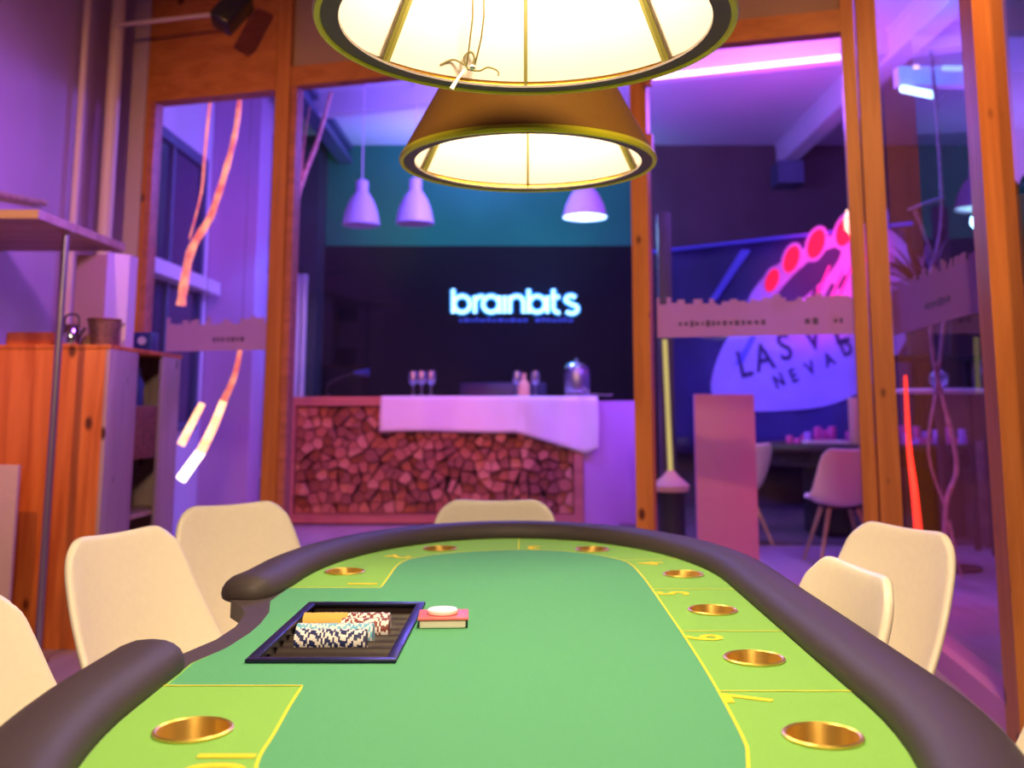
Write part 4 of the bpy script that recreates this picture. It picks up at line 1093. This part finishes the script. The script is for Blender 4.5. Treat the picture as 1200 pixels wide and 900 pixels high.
# pipes and rails at the left wall
pipes = thing('wall_pipe', 'pale vertical pipe with a horizontal branch in the left corner', 'pipe', (-2.70, 6.2, 0))
pz = at(128, 26, 6.2).z
MB().tube([(at(138, 26, 6.3).x, 6.3, 0), (at(138, 26, 6.3).x, 6.3, 3.98)], .045, 14).build('riser', M['pipe'], pipes)
tag(MB().tube([(-2.77, 6.0, 0), (-2.77, 6.0, 3.98)], .022, 12).build('thin_pipe', M['pipe']), 'thinner vertical pipe left of the pale corner pipe', 'pipe')
MB().tube([(at(128, 26, 6.2).x, 6.26, pz), (at(255, 18, 6.1).x, 6.08, at(255, 18, 6.1).z)], .014, 10).build('branch', M['pipe'], pipes)
wr_ = thing('wall_rail', 'short sloping metal rail fixed to the left wall above the shelf', 'rail', (-2.80, 5.2, at(45, 222, 5.0).z))
a = Vector((-2.78, 4.85, at(45, 221, 4.85).z)); b = Vector((-2.78, 5.65, at(95, 238, 5.65).z))
MB().tube([a, b], .018, 8).build('bar', M['shelf_wood'], wr_)
MB().box((-2.82, 4.83, a.z-.03), (-2.77, 4.88, a.z+.05), .004).build('bracket', M['log_dark'], wr_)
# wall hose/cable loops
a = at(0, 212, 4.7)
tag(MB().tube(smooth_path([(-2.812, 4.2, 2.33), (-2.812, 4.6, 2.24), (-2.812, 5.0, 2.13)], 5), .006, 6).build('wall_cable', M['black']), 'thin dark cable running down the left wall above the shelf', 'cable')
tag(MB().tube(smooth_path([(-2.812, 4.93, 2.05), (-2.812, 4.95, 1.9), (-2.812, 4.95, 1.62), (-2.812, 4.7, 1.60), (-2.812, 4.45, 1.66)], 5), .006, 6).build('wall_cable', M['shelf_wood']), 'thin brown cable looping on the left wall under the shelf', 'cable')
# black speaker under the ceiling, top left
a = at(268, 12, 5.9)
sp = thing('wall_spotlight', 'black angular spotlight housing mounted high on the wooden panel', 'spotlight', tuple(a))
RS = Matrix.Rotation(.55, 3, 'Y') @ Matrix.Rotation(-.3, 3, 'X')
MB().box((a.x-.07, 5.86, a.z-.10), (a.x+.07, 6.02, a.z+.16), .015, RS, tuple(a)).build('housing', M['black'], sp)
MB().tube([(a.x, 6.0, a.z+.05), (a.x, 6.12, a.z+.12)], .02, 8).build('bracket', M['black'], sp)

# ------------------------------------------------------------------ branches behind the glass
def branch(name, pts, radii, m, label, cat, twigs=(), led_=None, group=None):
    P = [at(*p) for p in pts]; t = thing(name, label, cat, tuple(P[-1]), group)
    Q = smooth_path(P, 5); n = len(Q)
    rad = [radii[0]+(radii[1]-radii[0])*i/(n-1) for i in range(n)]
    rad = [r*(1+.12*math.sin(i*2.3)) for i, r in enumerate(rad)]
    MB().tube(Q, rad, 8).build('stem', m, t)
    for tw, r in twigs:
        T = smooth_path([at(*p) for p in tw], 4)
        MB().tube(T, [r*(1-.5*i/(len(T)-1)) for i in range(len(T))], 6).build('twig', m, t)
    return t
branch('birch_branch', [(282, 98, 7.4), (277, 150, 7.4), (263, 205, 7.4), (246, 255, 7.4), (223, 296, 7.4), (212, 358, 7.4)], (.017, .036), M['orange_glow'],
       'birch branch with orange light put into its glowing colour, hanging behind the glass door', 'branch', [([(247, 110, 7.6), (240, 180, 7.6), (236, 225, 7.5), (222, 280, 7.4)], .012)])  # bark glows by emission in place of orange light falling on it
def hang(t, p, zt=ZC):
    MB().tube([p, (p[0], p[1], zt)], .0018, 5).build('hanging_wire', M['wire'], t)
gb = thing('curved_reflection', 'long curved lamp reflection built as a glowing rod, white hot at its tip, below the frosted band', 'reflection', tuple(at(212, 562, 7.0)))  # reflection of a lamp modelled as an emissive rod
bo = [o for o in bpy.data.objects if o.name.startswith('birch_branch')][0]
hang(bo, at(282, 98, 7.4))
for nm, pts, rad, m_ in (('upper_streak', [(283, 402, 7.0), (275, 440, 7.0), (262, 470, 7.0)], (.014, .026), M['orange_glow']),
                     ('middle_streak', [(262, 470, 7.0), (250, 500, 7.0), (235, 530, 7.0)], (.026, .033), M['warm_glow']),
                     ('tip', [(235, 530, 7.0), (224, 545, 7.0), (212, 562, 7.0)], (.033, .036), M['warm_glow_hot'])):
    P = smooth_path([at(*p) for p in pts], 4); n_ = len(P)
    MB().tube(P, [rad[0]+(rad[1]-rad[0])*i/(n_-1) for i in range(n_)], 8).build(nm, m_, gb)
hang(gb, at(283, 402, 7.0))  # added wire that holds the rod standing in for the reflection
gs = thing('short_reflection', 'short yellow lamp reflection built as a glowing stick, left of the long curved one', 'reflection', tuple(at(226, 494, 6.9)))  # second lamp reflection, modelled as a short emissive stick
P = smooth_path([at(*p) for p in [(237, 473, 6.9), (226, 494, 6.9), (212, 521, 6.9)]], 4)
MB().tube(P, [.022+.006*i/(len(P)-1) for i in range(len(P))], 8).build('short_streak', M['warm_glow'], gs)
hang(gs, at(237, 473, 6.9))  # added wire that holds the second reflection rod
branch('bare_branch', [(388, 108, 8.6), (372, 165, 8.6), (352, 220, 8.6), (336, 290, 8.6), (322, 360, 8.6), (316, 690, 8.4)], (.016, .030), M['birch'],
       'forked reddish bare branch behind the pane right of the left post', 'branch', [([(352, 222, 8.6), (356, 170, 8.6), (363, 125, 8.6)], .014)])
branch('bare_branch', [(1091, 60, 6.6), (1098, 140, 6.6), (1104, 240, 6.6), (1099, 290, 6.6), (1090, 330, 6.6), (1094, 420, 6.6), (1121, 540, 6.6), (1108, 600, 6.6), (1110, 760, 6.6), (1110, 715, 6.25)][:-1], (.012, .017), M['birch_pale'],
       'tall pale bare branch behind the side glass on the right', 'branch',
       [([(1106, 232, 6.6), (1085, 238, 6.6), (1064, 246, 6.6)], .016), ([(1072, 246, 6.6), (1090, 290, 6.6), (1102, 330, 6.6)], .014), ([(1108, 360, 6.6), (1098, 450, 6.6), (1088, 530, 6.6), (1110, 600, 6.6)], .013), ([(1112, 610, 6.6), (1120, 650, 6.6), (1128, 680, 6.6)], .013), ([(1096, 130, 6.6), (1104, 118, 6.6), (1110, 108, 6.6)], .01)])
# red strip of light behind the double post
P_ = [at(1061, 440, 6.2), at(1065, 520, 6.2), at(1071, 570, 6.2), at(1076, 622, 6.2), at(1081, 689.5, 6.2)]; P_.append(Vector((P_[-1].x, 6.2, .004))); P = smooth_path(P_, 5)
tag(MB().tube(P, [.010+.026*i/(len(P)-1) for i in range(len(P))], 8).build('light_strip', M['red_led']), 'glowing red strip of light beside the double post', 'light strip')
lamp('red_strip_light', 'POINT', at(1066, 560, 6.05), (1, .05, .03), 8, None, .1)

# ------------------------------------------------------------------ planter, table and pillar right of the double post
def spiky(name, base, n, ln, m, label, seed, group=None, pot=True, wdt=.05, up=1.0):
    t = thing(name, label, 'plant', tuple(base)); r_ = random.Random(seed)
    if pot: zshift(MB().lathe([(0, -.5), (.16, -.5), (.20, 0), (.18, 0), (.16, -.04), (0, -.04)], base.x, base.y, 20), base.z).build('pot', M['pot'], t)
    mb = MB()
    for i in range(n):
        a = r_.uniform(0, 2*PI); L_ = ln*r_.uniform(.6, 1.1); el = r_.uniform(.5, 1.3)*up; w_ = wdt*r_.uniform(.6, 1.1); pr = []
        for j in range(8):
            s = j/7; rad = L_*s*math.cos(el)*(1+.2*s); z = L_*s*math.sin(el)-L_*.55*s*s*math.cos(el)
            c_ = Vector((base.x+rad*math.cos(a), base.y+rad*math.sin(a), base.z-.02+z)); sd_ = Vector((-math.sin(a), math.cos(a), 0))*w_*math.sin(PI*(.08+.92*s))**.7
            pr.append((mb.bm.verts.new(c_+sd_), mb.bm.verts.new(c_-Vector((0, 0, w_*.3))), mb.bm.verts.new(c_-sd_)))
        for A, B in zip(pr, pr[1:]): mb._f([A[0], A[1], B[1], B[0]]); mb._f([A[1], A[2], B[2], B[1]])
    o = mb.build('foliage', m, t, angle=2); o.modifiers.new('thickness', 'SOLIDIFY').thickness = .003
    return t
shf = at(1085, 345, 8.05)
st = thing('plant_stand', 'dark tall stand carrying the spiky plant behind the side glass', 'stand', (shf.x, 8.05, 0))
MB().box((shf.x-.40, 7.87, shf.z-.54), (shf.x+.40, 8.23, shf.z-.50), .005).build('top', M['black_soft'], st)
for sx_ in (-.36, .36):
    for sy_ in (-.15, .15): MB().box((shf.x+sx_-.02, 8.05+sy_-.02, 0), (shf.x+sx_+.02, 8.05+sy_+.02, shf.z-.54)).build('leg', M['black_soft'], st)
spiky('potted_plant', shf+Vector((0, 0, 0)), 46, .62, M['leaf'], 'dark reddish spiky plant behind the side glass between the right posts', 5, wdt=.035)
k = at(1100, 456, 7.3)
wt2 = thing('side_table', 'pale round side table with purple lit top behind the side glass', 'table', (k.x, 7.3, 0))
MB().lathe([(0, k.z-.03), (.38, k.z-.03), (.39, k.z-.015), (.38, k.z), (0, k.z)], k.x, 7.3, 36).build('table_top', M['hall_white'], wt2)
MB().lathe([(.03, .02), (.03, k.z-.03)], k.x, 7.3, 12).build('stem', M['black'], wt2)
MB().lathe([(0, 0), (.22, 0), (.22, .015), (.03, .03), (0, .03)], k.x, 7.3, 24).build('foot', M['black'], wt2)
g1 = at(1100, 440, 7.35)
o = MB().ball((0, 0, .075), .07).build('glass_lantern', M['glassware']); o.location = (g1.x, 7.35, k.z+.001)
tag(o, 'small round glass lantern on the pale side table', 'lantern')
# stone clad low wall far right and white pillar
k0 = at(1046, 600, 9.6); k1 = at(1130, 600, 9.6)
def brickmat():
    m = bpy.data.materials.new('rough_stone'); m.use_nodes = True; nt = m.node_tree; b = nt.nodes['Principled BSDF']
    tc = nt.nodes.new('ShaderNodeTexCoord'); v = nt.nodes.new('ShaderNodeTexVoronoi'); v.inputs['Scale'].default_value = 5
    mp = nt.nodes.new('ShaderNodeMapping'); mp.inputs['Scale'].default_value = (1, 1, 1.8)
    nt.links.new(tc.outputs['Object'], mp.inputs[0]); nt.links.new(mp.outputs[0], v.inputs['Vector'])
    r = nt.nodes.new('ShaderNodeValToRGB'); r.color_ramp.elements[0].color = (.30, .14, .12, 1); r.color_ramp.elements[1].color = (.12, .05, .06, 1)
    nt.links.new(v.outputs['Distance'], r.inputs[0]); nt.links.new(r.outputs[0], b.inputs['Base Color']); b.inputs['Roughness'].default_value = .8
    return m
M['stone'] = brickmat()
tag(MB().box((3.75, 8.3, 0), (5.6, 8.58, at(1100, 520, 7.9).z), .01).build('stone_bench', M['stone']), 'low reddish stone block behind the pale side table', 'bench')
struct(MB().box((at(1181, 300, 6.9).x, 6.9, 0), (5.4, 7.1, ZC)).build('wall_pillar', M['hall_white']))
struct(MB().box((at(1166, 300, 6.6).x, 6.5, at(1180, 285, 6.6).z), (at(1181, 300, 6.6).x, 6.62, ZC)).build('trim_8', M['log_dark']))
kk = at(1200, 235, 5.6)
spiky('leafy_plant', kk, 30, .42, M['leaf_green'], 'dark blue-green leafy plant at the right edge before the white pillar', 9, wdt=.06, up=.8)
st3 = thing('plant_column', 'slim pale column under the plant at the right edge', 'stand', (kk.x, 5.6, 0))
MB().box((kk.x-.17, 5.43, 0), (kk.x+.17, 5.77, kk.z-.5), .01).build('column', M['stone'], st3)
MB().box((kk.x-.20, 5.40, 0), (kk.x+.20, 5.80, .06), .01).build('base', M['stone'], st3)
